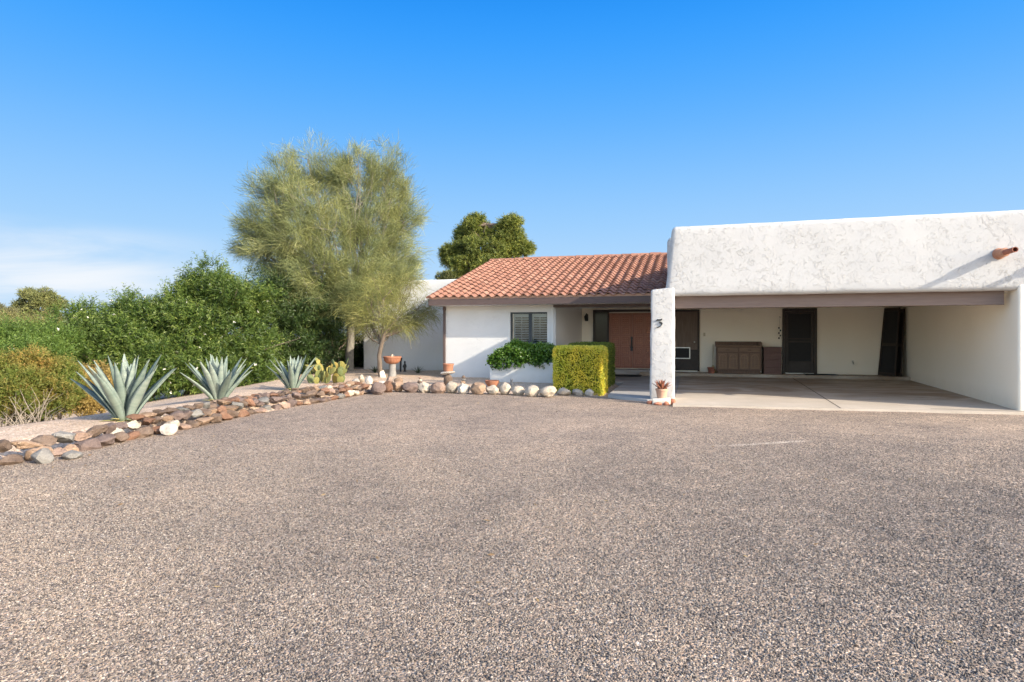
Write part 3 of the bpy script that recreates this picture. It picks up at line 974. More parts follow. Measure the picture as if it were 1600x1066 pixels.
roof_tiles(-8.42, -.60)
m = MB(); rg = np.random.default_rng(8); RN = []
x = -8.45
while x < -.62:
    n0 = len(m.f); t = rg.normal(0, .006)
    pts = []
    for s, rr in ((0, .155), (.42, .142)):
        for k in range(9):
            a = math.pi * k / 8
            pts.append((x + s, RY1 + math.cos(a) * rr * 1.15, RZ1 - .01 + t + math.sin(a) * rr * .95))
    m.add(pts, [(k, k + 1, k + 10, k + 9) for k in range(8)] + [tuple(range(9))])
    RN += [float(np.clip(rg.normal(.45, .2), 0, 1))] * (len(m.f) - n0)
    x += .37
ridge = m.build('ridge_cap', 'roof_tile', house)
a = ridge.data.attributes.new('rnd', 'FLOAT', 'FACE'); a.data.foreach_set('value', RN)
m = MB(); RN = []                                     # rounded tiles down the left rake
for c in range(19):
    n0 = len(m.f); f0, f1 = c / 19, (c + 1.1) / 19
    pts = []
    for s, rr in ((f0, .085), (f1, .068)):
        yy, zz = RY0 + s * (RY1 - RY0), RZ0 + s * (RZ1 - RZ0) + .05
        for k in range(8):
            a = math.pi * 1.1 * k / 7
            pts.append((-8.36 + math.cos(a) * rr, yy, zz + math.sin(a) * rr * .8))
    m.add(pts, [(k, k + 1, k + 9, k + 8) for k in range(7)] + [tuple(range(8))])
    RN += [float(np.clip(rg.normal(.5, .2), 0, 1))] * (len(m.f) - n0)
rake = m.build('rake_tile', 'roof_tile', house)
a = rake.data.attributes.new('rnd', 'FLOAT', 'FACE'); a.data.foreach_set('value', RN)

m = MB(); m.prism_x([(RY0 + .045, RZ0 - .03), (RY0 + .075, RZ0 - .03), (RY0 + .075, RZ0 + .085), (RY0 + .045, RZ0 + .075)][::-1], -8.36, -.70)
m.build('bird_stop', 'pale_terracotta', house)
# downspouts
m = MB(); m.box(-8.115, -8.045, YW - .075, YW - .004, .14, 2.50); m.box(-8.125, -8.035, YW - .085, YW - .003, 2.36, 2.46); m.box(-8.12, -8.04, YW - .16, YW - .004, .10, .16)
tag(m.build('downspout', 'brown_trim', house, bevel=.006), 'brown downspout')
m = MB(); m.box(-4.44, -4.345, YW - .06, YW - .003, .1, 2.50); m.box(-4.45, -4.335, YW - .07, YW - .002, 2.30, 2.36)
tag(m.build('downspout', 'wall_stucco', house, bevel=.008), 'white downspout')

# window with plantation shutters
win = MB()
yf = YW + .075
for bx in ((wx0, wx0 + .05, wz0, wz1), (wx1 - .03, wx1, wz0, wz1), (wx0 + .05, wx1 - .03, wz1 - .05, wz1), (wx0 + .05, wx1 - .03, wz0, wz0 + .05)):
    win.box(bx[0], bx[1], yf, yf + .07, bx[2], bx[3])
window = win.build('window', 'blue_grey_frame', house, bevel=.004)
mid = (wx0 + wx1) / 2 + .02
m = MB(); m.box(mid - .035, mid + .005, yf - .006, yf + .064, wz0 + .05, wz1 - .05); m.box(mid + .005, mid + .065, yf + .02, yf + .06, wz0 + .05, wz1 - .05)
m.build('sash_rail', 'blue_grey_frame', window, bevel=.003)
m = MB(); m.box(wx0 + .05, mid - .035, yf + .025, yf + .031, wz0 + .05, wz1 - .05); m.box(mid + .065, wx1 - .03, yf + .041, yf + .047, wz0 + .05, wz1 - .05)
m.build('pane', 'window_glass', window, smooth=0)
for xa, xb in ((wx0 + .06, mid - .03), (mid + .05, wx1 - .03)):
    m = MB(); y = YW + .20
    m.box(xa, xa + .05, y, y + .03, wz0, wz1); m.box(xb - .03, xb, y, y + .03, wz0, wz1)
    m.box(xa + .05, xb - .03, y, y + .03, wz1 - .16, wz1 - .05); m.box(xa + .05, xb - .03, y, y + .03, wz0, wz0 + .1)
    xc = (xa + xb) / 2 + .01
    m.box(xc - .008, xc + .008, y - .035, y - .02, wz0 + .1, wz1 - .16)
    z = wz0 + .14
    while z < wz1 - .18:
        m.prism_x([(y - .012, z - .010), (y + .045, z + .022), (y + .045, z + .030), (y - .012, z - .002)], xa + .05, xb - .03)
        z += .078
    m.build('shutter', 'white_paint', window, smooth=0)
m = MB(); m.box(wx0 - .1, wx1 + .1, YW + .75, YW + .8, wz0 - .3, wz1 + .2); m.build('dark_backing', 'interior_dark', window, smooth=0)  # dark panel put in for the unlit room behind the shutters

# front door: frame, sidelight and two carved leaves
dx0, dx1, dz0, dz1 = -3.03, -1.40, .37, 2.32
df = MB()
for b in ((-3.60, -3.53, .30, 2.44), (-3.09, dx0 - .005, .30, 2.36), (dx1 + .005, dx1 + .08, .30, 2.36)):
    df.box(b[0], b[1], YB - .09, YB - .003, b[2], b[3])
df.box(-3.53, dx1 + .08, YB - .092, YB - .003, 2.36, 2.44)
frame = df.build('door_frame', 'dark_frame', house, bevel=.006)
m = MB(); m.box(-3.53, -3.09, YB - .05, YB - .044, .35, 2.36); m.build('sidelight', 'dark_glass', frame, smooth=0)
m = MB(); m.box(-3.53, -3.09, YB - .03, YB - .004, .35, 2.36); m.build('dark_backing', 'interior_dark', frame, smooth=0)  # dark panel standing in for the unlit inside


def carved_leaf(xa, xb):
    b = MB().box(xa, xb, YB - .055, YB - .004, dz0, dz1).build('front_door', 'carved_wood', house, bevel=.003)
    rows = 5; w = (xb - xa - .10) / 2; h = (dz1 - dz0 - .14) / rows
    m = MB()
    for r in range(rows):
        for c in range(2):
            x0 = xa + .05 + c * w + .022; x1 = x0 + w - .044; z0 = dz0 + .07 + r * h + .022; z1 = z0 + h - .044
            for (p, q, s, t) in ((x0, x1, z0, z0 + .02), (x0, x1, z1 - .02, z1), (x0, x0 + .02, z0 + .02, z1 - .02), (x1 - .02, x1, z0 + .02, z1 - .02)):
                m.box(p, q, YB - .072, YB - .0545, s, t)
            nx_ = 3; nz_ = 3
            for a in range(nx_):                       # carved squares in each panel
                for e in range(nz_):
                    cx = x0 + .045 + (a + .5) * (x1 - x0 - .09) / nx_; cz = z0 + .045 + (e + .5) * (z1 - z0 - .09) / nz_
                    ww, hh = (x1 - x0 - .09) / nx_ * .40, (z1 - z0 - .09) / nz_ * .40
                    m.add([(cx - ww, YB - .0548, cz - hh), (cx + ww, YB - .0548, cz - hh), (cx + ww, YB - .0548, cz + hh), (cx - ww, YB - .0548, cz + hh), (cx, YB - .070, cz)],
                          [(0, 1, 4), (1, 2, 4), (2, 3, 4), (3, 0, 4)])
    m.build('carved_panel', 'carved_relief', b, smooth=0)
    return b


dmid = (dx0 + dx1) / 2
carved_leaf(dx0, dmid - .004); right_leaf = carved_leaf(dmid + .004, dx1)
m = MB(); hx = dmid - .01
m.prism_y([(hx - .045, .98), (hx + .045, .98), (hx + .035, 1.06), (hx + .05, 1.10), (hx + .03, 1.16), (hx + .022, 1.38), (hx + .04, 1.44), (hx, 1.50), (hx - .04, 1.44), (hx - .022, 1.38), (hx - .03, 1.16), (hx - .05, 1.10), (hx - .035, 1.06)], YB - .10, YB - .075)
m.tube([(hx, YB - .1, 1.10), (hx, YB - .15, 1.14), (hx, YB - .155, 1.26), (hx, YB - .1, 1.34)], .014, 8)
m.build('handle', 'black_metal', right_leaf)
m = MB(); m.box(-4.0, -1.2, YB - .62, YB - .003, .0, .345); m.build('door_step', 'porch_concrete', house, bevel=.015)

# wall lantern beside the front door
lx, lz = -3.84, 2.06
m = MB(); m.prism_y([(lx - .05, lz - .02), (lx + .05, lz - .02), (lx + .05, lz + .22), (lx, lz + .27), (lx - .05, lz + .22)], YB - .03, YB - .002)
m.tube([(lx, YB - .03, lz + .2), (lx, YB - .10, lz + .26), (lx, YB - .15, lz + .22)], .012, 8)
lantern = m.build('wall_lantern', 'black_metal', house)
m = MB(); m.lathe([(.02, -.02), (.05, 0), (.065, .12), (.08, .13), (.03, .20), (.012, .23)], (lx, YB - .15, lz), 6); m.build('lamp_shade', 'black_metal', lantern, smooth=0)

# side door with pet flap
ax0, ax1, az0, az1 = -.93, .07, .29, 2.36
m = MB()
m.box(ax0 - .04, ax0 + .03, YB - .06, YB - .003, az0, az1 + .06); m.box(ax1 - .07, ax1, YB - .06, YB - .003, az0, az1 + .06); m.box(ax0 + .03, ax1 - .07, YB - .06, YB - .003, az1 - .01, az1 + .06)
m.build('door_frame', 'dark_frame', house, bevel=.005)
d = MB().box(ax0 + .03, ax1 - .07, YB - .035, YB - .004, az0 + .03, az1 - .01).build('side_door', 'door_brown', house)
m = MB(); m.box(ax0 + .03, ax1 - .07, YB - .05, YB - .0355, az0 + .03, az0 + .75); m.build('kick_panel', 'dark_frame', d)
fx0, fx1, fz0, fz1 = -.78, -.24, .72, 1.12
m = MB()
for b in ((fx0, fx1, fz0, fz0 + .03), (fx0, fx1, fz1 - .03, fz1), (fx0, fx0 + .03, fz0 + .03, fz1 - .03), (fx1 - .03, fx1, fz0 + .03, fz1 - .03)):
    m.box(b[0], b[1], YB - .068, YB - .0505, b[2], b[3])
m.build('flap_frame', 'steel', d)
m = MB(); m.box(fx0 + .03, fx1 - .03, YB - .058, YB - .0507, fz0 + .03, fz1 - .03); m.build('pet_flap', 'screen_mesh', d)
m = MB(); m.lathe([(.012, 0), (.012, .03), (.028, .04), (.03, .06), (.015, .075)], (0, 0, 0), 12)
m.v = [(-.10 + x, YB - .036 - z, 1.30 + y) for x, y, z in m.v]; m.build('knob', 'steel', d)
m = MB(); m.box(ax0 + .03, ax1 - .07, YB - .10, YB - .061, .277, .30); m.build('threshold', 'steel', d)

# screen door
sx0, sx1 = 2.69, 3.73
m = MB()
m.box(sx0, sx0 + .09, YB - .07, YB - .003, .28, 2.42); m.box(sx1 - .09, sx1, YB - .07, YB - .003, .28, 2.42); m.box(sx0 + .09, sx1 - .09, YB - .07, YB - .003, 2.33, 2.42)
m.build('door_frame', 'dark_frame', house, bevel=.005)
m = MB(); a0, a1 = sx0 + .095, sx1 - .095
m.box(a0, a0 + .085, YB - .055, YB - .02, .30, 2.325); m.box(a1 - .085, a1, YB - .055, YB - .02, .30, 2.325)
m.box(a0 + .085, a1 - .085, YB - .055, YB - .02, 2.24, 2.325); m.box(a0 + .085, a1 - .085, YB - .055, YB - .02, .30, .68)
m.box(a0 + .085, a1 - .085, YB - .055, YB - .02, 1.30, 1.36); m.box(a0 + .085, a1 - .085, YB - .055, YB - .02, 1.40, 1.44)
sd = m.build('screen_door', 'dark_frame', house, bevel=.006)
m = MB(); m.box(a0 + .08, a1 - .08, YB - .032, YB - .028, .62, 2.26); m.build('screen', 'screen_mesh', sd, smooth=0)
m = MB(); m.tube([(a1 - .04, YB - .055, 1.22), (a1 - .04, YB - .10, 1.24), (a1 - .04, YB - .10, 1.36), (a1 - .04, YB - .055, 1.38)], .012, 8); m.build('handle', 'black_metal', sd)
m = MB(); m.box(sx0 + .09, sx1 - .09, YB - .11, YB - .071, .276, .295); m.build('threshold', 'steel', sd)
m = MB(); m.box(.19, .26, YB - .012, YB - .001, 1.50, 1.62); m.box(.215, .235, YB - .024, YB - .0125, 1.545, 1.575)
m.build('light_switch', 'ivory_plastic', house, bevel=.004)
hb = gy(1332, 566, YB)
m = MB(); m.tube([(hb.x, YB - .001, hb.z), (hb.x, YB - .09, hb.z), (hb.x + .01, YB - .11, hb.z - .06)], .014, 8); m.tube([(hb.x - .03, YB - .06, hb.z + .04), (hb.x + .03, YB - .06, hb.z + .04)], .01, 6)
m.tube([(hb.x, YB - .06, hb.z), (hb.x, YB - .06, hb.z + .04)], .008, 6)
m.build('hose_bib', 'steel', house)

# clay roof spouts
for x in (5.84, 7.02):
    m = MB(); z = 3.21
    m.lathe([(.115, 0), (.115, .05), (.088, .07), (.088, .30), (.060, .31)], (0, 0, 0), 18)
    m.v = [(x + p, YF + .03 - r, z + q) for p, q, r in m.v]
    sp = m.build('canale', 'canale_clay', house)
    m = MB(); m.lathe([(.052, 0), (.052, .42), (.040, .42), (.040, .02)], (0, 0, 0), 16)
    m.v = [(x + p, YF - .26 - r, z + q) for p, q, r in m.v]
    m.build('spout_pipe', 'dark_terracotta', sp)


# house number: a brush-drawn figure 3 cut from black metal
def stroke(path, y0, y1, name, mat, parent):
    m = MB(); b = 0; n = len(path)
    for i, (x, z, w, ang) in enumerate(path):
        c, s = math.cos(ang) * w / 2, math.sin(ang) * w / 2
        for yy in (y0, y1):
            m.v += [(x - c, yy, z - s), (x + c, yy, z + s)]
    for i in range(n - 1):
        a, e = 4 * i, 4 * (i + 1)
        m.f += [(a, a + 1, e + 1, e), (a + 2, e + 2, e + 3, a + 3), (a, e, e + 2, a + 2), (a + 1, a + 3, e + 3, e + 1)]
    m.f += [(0, 2, 3, 1), (4 * n - 4, 4 * n - 3, 4 * n - 1, 4 * n - 2)]
    return m.build(name, mat, parent)


nx0, nz0 = -.925, 1.735
pth = []
for (u, v, w) in ((.02, .80, .10), (.10, .93, .13), (.30, .90, .15), (.55, .90, .16), (.80, .97, .13), (.90, .95, .09), (.72, .80, .09), (.50, .64, .10), (.47, .58, .10), (.66, .60, .15), (.84, .50, .20), (.88, .34, .23), (.72, .18, .20), (.48, .08, .15), (.24, .04, .10), (.04, .05, .06)):
    pth.append((nx0 + u * .155, nz0 + v * .20, w * .20, R(60)))
stroke(pth, YF - .062, YF - .024, 'house_number', 'black_metal', house)

# planter wall under the window
rough_box(-5.97, -3.75, 17.42, 18.4, -.1, .74, 'planter', 'wall_stucco', None, .1, .04, .008)
pl = bpy.data.objects['planter']; tag(pl, 'low white stucco planter wall under the shuttered window', 'planter')

# ------------------------------------------------------------------ things in the carport
KZ = .275                                              # top of the kerb
cab = thing('cabinet', 'long dark wooden cabinet with four arched doors against carport back wall', 'cabinet', (1.3, 21.8, KZ))
cx0, cx1, cy0, cy1 = .60, 2.00, 21.56, 22.07
ct = KZ + .88
m = MB(); m.box(cx0 + .03, cx1 - .03, cy0 + .03, cy1, KZ + .001, KZ + .10); m.box(cx0, cx1, cy0, cy1, KZ + .10, ct); m.build('carcass', 'dark_wood', cab, bevel=.006)
m = MB(); m.box(cx0 - .03, cx1 + .03, cy0 - .03, cy1, ct + .001, ct + .045); m.build('countertop', 'oak_trim', cab, bevel=.008)
m = MB(); m.box(cx0 - .03, cx1 + .03, cy1 - .04, cy1 + .01, ct + .046, ct + .17); m.box(cx1 - .08, cx1 + .03, cy0 + .1, cy1 - .04, ct + .046, ct + .15); m.build('back_rail', 'dark_wood', cab, bevel=.006)
for k in range(2):
    xa = cx0 + .05 + k * .67
    m = MB(); m.box(xa, xa + .63, cy0 - .018, cy0 - .001, ct - .17, ct - .03); o = m.build('drawer', 'oak_trim', cab, bevel=.005)
    m = MB(); m.tube([(xa + .27, cy0 - .018, ct - .10), (xa + .29, cy0 - .04, ct - .105), (xa + .34, cy0 - .04, ct - .105), (xa + .36, cy0 - .018, ct - .10)], .007, 6); m.build('handle', 'black_metal', o)
for k in range(4):
    xa = cx0 + .05 + k * .325 + (.02 if k > 1 else 0); xb = xa + .305; za, zb = KZ + .14, ct - .20
    m = MB(); m.box(xa, xb, cy0 - .018, cy0 - .001, za, zb); o = m.build('cupboard_door', 'oak_trim', cab, bevel=.004)
    xm = (xa + xb) / 2; pts = []
    for q in range(13):
        a = math.pi * q / 12; pts.append((xm - math.cos(a) * .105, cy0 - .022, zb - .17 + math.sin(a) * .12))
    pts = [(xm - .105, cy0 - .022, za + .05)] + pts + [(xm + .105, cy0 - .022, za + .05), (xm - .105, cy0 - .022, za + .05)]
    m = MB(); m.tube(pts, .013, 6)
    m.tube([(xm, cy0 - .021, za + .06), (xm, cy0 - .021, zb - .07)], .006, 6)
    m.build('arched_moulding', 'pale_oak', o)
dr = thing('drawer_chest', 'narrow reddish brown chest of four drawers right beside the long cabinet', 'drawers', (2.34, 21.8, KZ))
ex0, ex1, ez = 2.07, 2.60, KZ + .88
m = MB(); m.box(ex0, ex1, cy0 - .02, cy1, KZ + .001, ez - .04); m.build('carcass', 'drawer_wood', dr, bevel=.005)
m = MB(); m.box(ex0 - .015, ex1 + .015, cy0 - .05, cy1, ez - .039, ez); m.build('top', 'drawer_wood', dr, bevel=.006)
zz = KZ + .07
for hgt in (.155, .20, .21, .15):
    m = MB(); m.box(ex0 + .025, ex1 - .025, cy0 - .042, cy0 - .021, zz, zz + hgt); o = m.build('drawer', 'drawer_wood', dr, bevel=.008)
    m = MB(); m.box(ex0 + .18, ex1 - .18, cy0 - .058, cy0 - .043, zz + hgt * .5, zz + hgt * .5 + .016); m.build('handle', 'dark_wood', o)
    zz += hgt + .022


def pot(name, label, loc, r, h, mat, cat='plant pot', rim=True, taper=.75, group=None):
    t = thing(name, label, cat, loc, group)
    tw = r * .09
    p = [(r * taper, 0), (r * .97, h * .80)] + ([(r * 1.06, h * .80), (r * 1.06, h)] if rim else [(r, h)]) + [(r - tw, h), (r - tw * 1.5, h * .75), (r * .2, h * .70)]
    MB().lathe(p, loc, 28).build('body', mat, t, smooth=35)
    MB().lathe([(r * .86, h * .80), (r * .86, h * .86), (r * .3, h * .885)], loc, 20).build('soil', 'bark_brown', t)
    return t


pot('clay_pot', 'dark red clay pot standing on the kerb left of the long cabinet', (.42, 21.62, KZ), .10, .19, 'dark_terracotta')
pot('clay_pot', 'small upturned red clay pot stacked in front of the cabinet end', (.47, 21.44, KZ), .085, .13, 'dark_terracotta')
br = thing('broom', 'thin broom leaning on the back wall beside the dark cabinet', 'broom', (.52, 22.0, KZ))
MB().tube([(.50, 21.93, KZ + .22), (.51, 22.055, KZ + .95)], .011, 8).build('handle', 'straw', br)
m = MB(); m.prism_y([(.41, KZ + .003), (.60, KZ + .003), (.54, KZ + .24), (.47, KZ + .24)], 21.90, 21.955); m.build('bristles', 'straw', br)
def mat_thing(name, label, x0, x1, y0, y1, z):
    o = MB().box(x0, x1, y0, y1, z + .001, z + .016).build(name, 'mat_rubber', None, bevel=.005, loc=((x0 + x1) / 2, (y0 + y1) / 2, z))
    return tag(o, label, 'door mat')


mat_thing('door_mat', 'flat black door mat on the kerb outside the dark screen door', 3.30, 4.25, 21.42, 21.95, KZ)
mat_thing('door_mat', 'black door mat below the white step of the carved front door', -2.75, -1.80, 20.70, 21.40, .168)
wc = thing('wind_chime', 'slim dark wind chime hanging beside the screen door frame', 'wind chime', (2.62, 21.9, 2.1))
m = MB(); m.tube([(2.63, YB - .002, 2.12), (2.60, YB - .12, 2.16)], .008, 6); m.tube([(2.60, YB - .12, 2.15), (2.60, YB - .12, 1.40)], .003, 5); m.build('hanger', 'black_metal', wc)
for k in range(5):
    z = 1.78 - k * .085; s = .04 if k % 2 else -.045
    m = MB(); m.lathe([(.006, -.03), (.022, -.02), (.025, 0), (.014, .025), (.004, .03)], (2.60 + s * .6, YB - .12, z), 10); m.build('bell', 'black_metal', wc)


def lean_screen(label, b0, b1, t0, t1, z0, h):
    b0, b1, t0, t1 = [Vector((*p, z)) for p, z in ((b0, z0), (b1, z0), (t0, z0 + h), (t1, z0 + h))]
    t = thing('screen_panel', label, 'screen panel', (b0 + b1) / 2, 'old screens leaning in the carport')
    nrm = (b1 - b0).cross(t0 - b0).normalized() * .03

    def P(u, v, d):
        return (b0.lerp(b1, u)).lerp(t0.lerp(t1, u), v) + nrm * d

    def slab(m, u0, u1, v0, v1, d0, d1):
        q = [P(u, v, d) for d in (d0, d1) for u, v in ((u0, v0), (u1, v0), (u1, v1), (u0, v1))]
        m.add(q, [(3, 2, 1, 0), (4, 5, 6, 7), (0, 1, 5, 4), (1, 2, 6, 5), (2, 3, 7, 6), (3, 0, 4, 7)])
    m = MB()
    for a in ((0, .09, 0, 1), (.91, 1, 0, 1), (.09, .91, 0, .05), (.09, .91, .95, 1), (.09, .91, .44, .48)):
        slab(m, *a, 0, 1)
    m.build('frame', 'dark_frame', t, bevel=.004)
    m = MB(); slab(m, .08, .92, .03, .97, .4, .5); m.build('screen', 'screen_mesh', t, smooth=0)


lean_screen('wide black screen panel leaning at the right end of the carport back wall', (5.50, 22.03), (5.82, 21.42), (5.68, 22.03), (5.98, 21.55), KZ, 2.12)
lean_screen('narrow dark screen frame tucked behind the wide leaning black panel', (5.86, 22.03), (5.99, 21.46), (6.01, 22.03), (6.12, 21.62), KZ, 2.08)
tb = thing('teal_container', 'teal plastic container edge showing behind the numbered white pillar', 'container', (-.90, 21.0, .17))  # teal object of unknown kind, given a plain container shape
m = MB(); m.lathe([(.15, 0), (.17, .03), (.165, .16), (.13, .30), (.06, .38), (.05, .46), (.035, .46), (.03, .40)], (-.90, 21.0, .178), 24); m.build('body', 'teal_plastic', tb)
m = MB(); m.tube([(-.90 + .05, 21, .60), (-.90 + .17, 21, .56), (-.90 + .19, 21, .46), (-.90 + .165, 21, .36)], .014, 8); m.build('handle', 'teal_plastic', tb)

# pot by the pillar, on a pale block with broken red bricks around it
bx, by = gy(1034, 619, 14.38).x, 14.38
o = rough_box(bx - .20, bx + .19, by - .17, by + .17, -.04, .125, 'stone_block', 'pale_block', None, .08, .03, .01)
tag(o, 'pale stone block under the potted red aloe at pillar foot', 'stone block')
pt = pot('potted_aloe', 'red leaved aloe in a pale terracotta pot at the numbered pillar', (bx, by, .127), .135, .215, 'pale_terracotta', 'potted plant')


def rosette(name, mat, parent, c, n, L, W, rg, lean0=.15, lean1=1.1, curve=.25, seg=7, thick=.12, fold=.25, spiral=2.39996, basew=.62):
    V = []; F = []; rn = []; al = []
    for i in range(n):
        q = (i + .5) / n
        az = i * spiral + rg.normal(0, .12); lean = lean0 + (lean1 - lean0) * q ** .85 + rg.normal(0, .06)
        l = L * (.80 + .30 * (1 - abs(q - .55) * 1.2)) * rg.uniform(.92, 1.08); w = W * rg.uniform(.88, 1.12)
        h = np.array([math.cos(az), math.sin(az), 0]); sd = np.array([-math.sin(az), math.cos(az), 0]); up = np.array([0, 0, 1.])
        p = np.array(c) + h * L * .055 * (.4 + q) ; b = len(V); tone = float(np.clip(rg.normal(.5, .25), 0, 1)); th = lean * .72
        cv = curve * rg.uniform(.6, 1.4)
        for k in range(seg + 1):
            t = k / seg
            ang = th + lean * .28 * min(t * 2.5, 1) + cv * t * t * (1 if q > .35 else .3)
            d = h * math.sin(ang) + up * math.cos(ang); nn = h * math.cos(ang) * -1 + up * math.sin(ang)
            if k:
                p = p + d * (l / seg)
            ww = w * (basew + (1 - basew) * math.sin(min(t / .42, 1) * math.pi / 2)) * (1 if t < .42 else max(.004, 1 - ((t - .42) / .58) ** 1.7)) * .5
            thk = thick * w * (1 - t) ** .8 + .004; f = fold * ww
            for a in ((-1, f), (-.5, f * .3), (0, 0), (.5, f * .3), (1, f)):
                V.append(p + sd * ww * a[0] + nn * a[1])
            for a in ((.55, -thk * .55 + f * .35), (0, -thk), (-.55, -thk * .55 + f * .35)):
                V.append(p + sd * ww * a[0] + nn * a[1])
            al += [t] * 8
        for k in range(seg):
            for j in range(8):
                F.append((b + k * 8 + j, b + k * 8 + (j + 1) % 8, b + (k + 1) * 8 + (j + 1) % 8, b + (k + 1) * 8 + j)); rn.append(tone)
    o = np_mesh(name, V, F, mat, parent, rn, smooth=True, extra={'along': al})
    return o


rosette('leaves', 'red_aloe', pt, (bx, by, .30), 22, .27, .055, np.random.default_rng(3), .1, 1.0, .2, 6, .25)
rg = np.random.default_rng(12)
for k, (u, v, w, h, d, lab) in enumerate(((-.25, -.10, .17, .09, .12, 'broken red brick at the left foot of the pale block'),
                                          (-.07, -.25, .20, .075, .13, 'flat broken red brick lying in front of the pale block'),
                                          (.12, -.22, .15, .10, .12, 'tilted broken red brick before the right end of pale block'),
                                          (.25, -.08, .13, .15, .12, 'upright broken red brick at the right corner of pillar foot'))):
    o = rock('broken_brick', 'brick_red', (bx + u, by + v, -.015), (w, d, h), rg, 7, .03)
    tag(o, lab, 'brick', 'broken bricks at the pillar foot')

# ------------------------------------------------------------------ rock border of the driveway
MATWORD = {'rock_rust': 'rust red', 'rock_brown': 'dark brown', 'rock_purple': 'purplish brown', 'rock_tan': 'sandy tan',
           'rock_pink': 'pinkish', 'rock_grey': 'grey', 'rock_cream': 'cream', 'rock_white': 'white'}
ORD = ['first', 'second', 'third', 'fourth', 'fifth', 'sixth', 'seventh', 'eighth', 'ninth', 'tenth', 'eleventh', 'twelfth', 'thirteenth', 'fourteenth', 'fifteenth']
rg = np.random.default_rng(21)
path = [gz(px, py, 0) for px, py in ((-70, 752), (0, 729), (60, 719), (150, 701), (230, 681), (330, 662), (430, 640), (500, 629), (555, 619), (583, 614))]
seg = [(path[i + 1] - path[i]).length for i in range(len(path) - 1)]; total = sum(seg)


def along(s):
    for i, L in enumerate(seg):
        if s <= L or i == len(seg) - 1:
            d = (path[i + 1] - path[i]).normalized(); return path[i] + d * s, d
        s -= L


recs = []
cols = ['rock_rust', 'rock_brown', 'rock_purple', 'rock_tan', 'rock_pink', 'rock_grey', 'rock_cream', 'rock_white']
for row, (inw, z, pw) in enumerate(((.05, -.03, 1.), (.24, .105, .92), (.44, .19, .85), (.66, .20, .7))):
    s = rg.uniform(0, .15)
    while s < total - .1:
        f = s / total
        if (row == 2 and f < .30) or (row == 3 and f < .50):
            s += .3; continue
        ln = rg.uniform(.16, .36) * pw * (1.08 - .25 * f)
        p, d = along(s + ln / 2); nrm = Vector((-d.y, d.x, 0))
        hh = rg.uniform(.13, .20) * (1 - .12 * row) * (1.05 - .15 * f); dp = rg.uniform(.20, .30) * pw
        pr_ = [.20, .31, .22, .14, .07, .05, .01, .0] if f < .8 else [.26, .10, .12, .22, .16, .03, .08, .03]
        c = cols[rg.choice(8, p=pr_)]
        q = p + nrm * (inw + rg.uniform(-.03, .04))
        o = rock('border_rock', c, (q.x, q.y, z + rg.uniform(-.02, .02)), (ln * 1.10, dp, hh), rg, int(rg.integers(8, 15)), .09,
                 math.atan2(d.y, d.x) + rg.uniform(-.3, .3), 3, (.44, .78))
        recs.append((o, c, row, q))
        s += ln * rg.uniform(.93, 1.02)
for (px, py, w, h, c, z) in ((262, 672, .27, .19, 'rock_white', .0), (240, 661, .22, .13, 'rock_white', .12), (177, 681, .19, .16, 'rock_white', .05), (64, 716, .24, .20, 'rock_grey', .0),
                             (110, 709, .22, .13, 'rock_grey', .0), (337, 650, .26, .15, 'rock_pink', .0)):
    q = gz(px, py + 6, 0) + Vector((.07, -.03, 0))
    o = rock('border_rock', c, (q.x, q.y, z - .02), (w, .24, h), rg, 9, .06)
    recs.append((o, c, 0, q))
# place each rock by the plant it lies nearest to
MARK = [('left edge', -99, 6.1), ('nearest agave', 6.1, 8.9), ('middle agave', 8.9, 11.7), ('farthest agave', 11.7, 14.1), ('prickly pear', 14.1, 99)]
ROWW = ['bottom', 'second', 'third', 'top']
groups = {}
for o, c, row, q in recs:
    for w, a, b in MARK:
        if a <= q.y < b:
            groups.setdefault((c, row, w), []).append((q.y, o))
for (c, row, w), lst in groups.items():
    for i, (y, o) in enumerate(sorted(lst, key=lambda t: t[0])):
        num = '' if len(lst) == 1 else ORD[min(i, 14)] + ' '
        tag(o, f'{num}{MATWORD[c]} rock in {ROWW[row]} course of rock border by {w}'.replace('by left edge', 'at left edge'), 'rock', 'rocks stacked along the driveway edge')

# round boulders in front of the house bed
bould = [(586, 617, 24, 19, 'rock_purple', 'dark flat boulder where the boulder row meets the rock border'),
         (602, 614, 18, 18, 'rock_rust', 'upright orange tan boulder second from left in the boulder row'),
         (617, 613, 22, 17, 'rock_tan', 'beige boulder third from left in the boulder row'),
         (636, 614, 25, 17, 'rock_purple', 'dark purple brown boulder, darkest round one of the boulder row'),
         (659, 614, 22, 16, 'rock_cream', 'cream boulder just left of the big pink one'),
         (680, 615, 26, 18, 'rock_pink', 'big pinkish oval boulder before the stone pedestal'),
         (702, 615, 20, 19, 'rock_cream', 'tall cream boulder right of the big pink boulder'),
         (721, 616, 20, 17, 'rock_white', 'pale grey boulder below the small three stone cairn'),
         (744, 617, 24, 19, 'rock_tan', 'tan boulder with a pale right side left of clay bowl'),
         (766, 617, 21, 15, 'rock_cream', 'pointed tan boulder directly in front of the clay bowl'),
         (785, 617, 20, 19, 'rock_cream', 'triangular cream boulder right of the clay bowl'),
         (806, 618, 21, 15, 'rock_cream', 'low cream boulder in front of the small garden figure'),
         (827, 620, 25, 18, 'rock_cream', 'smooth egg shaped cream boulder in front of planter wall'),
         (853, 621, 27, 17, 'rock_cream', 'largest blocky beige boulder at the left corner of hedge'),
         (878, 618, 23, 12, 'rock_cream', 'long flat cream boulder under the yellow green hedge'),
         (900, 618, 20, 10, 'rock_white', 'flattest pale boulder under the middle of square hedge'),
         (919, 619, 15, 11, 'rock_white', 'smallest round pale boulder at the right end of row')]
rg = np.random.default_rng(33)
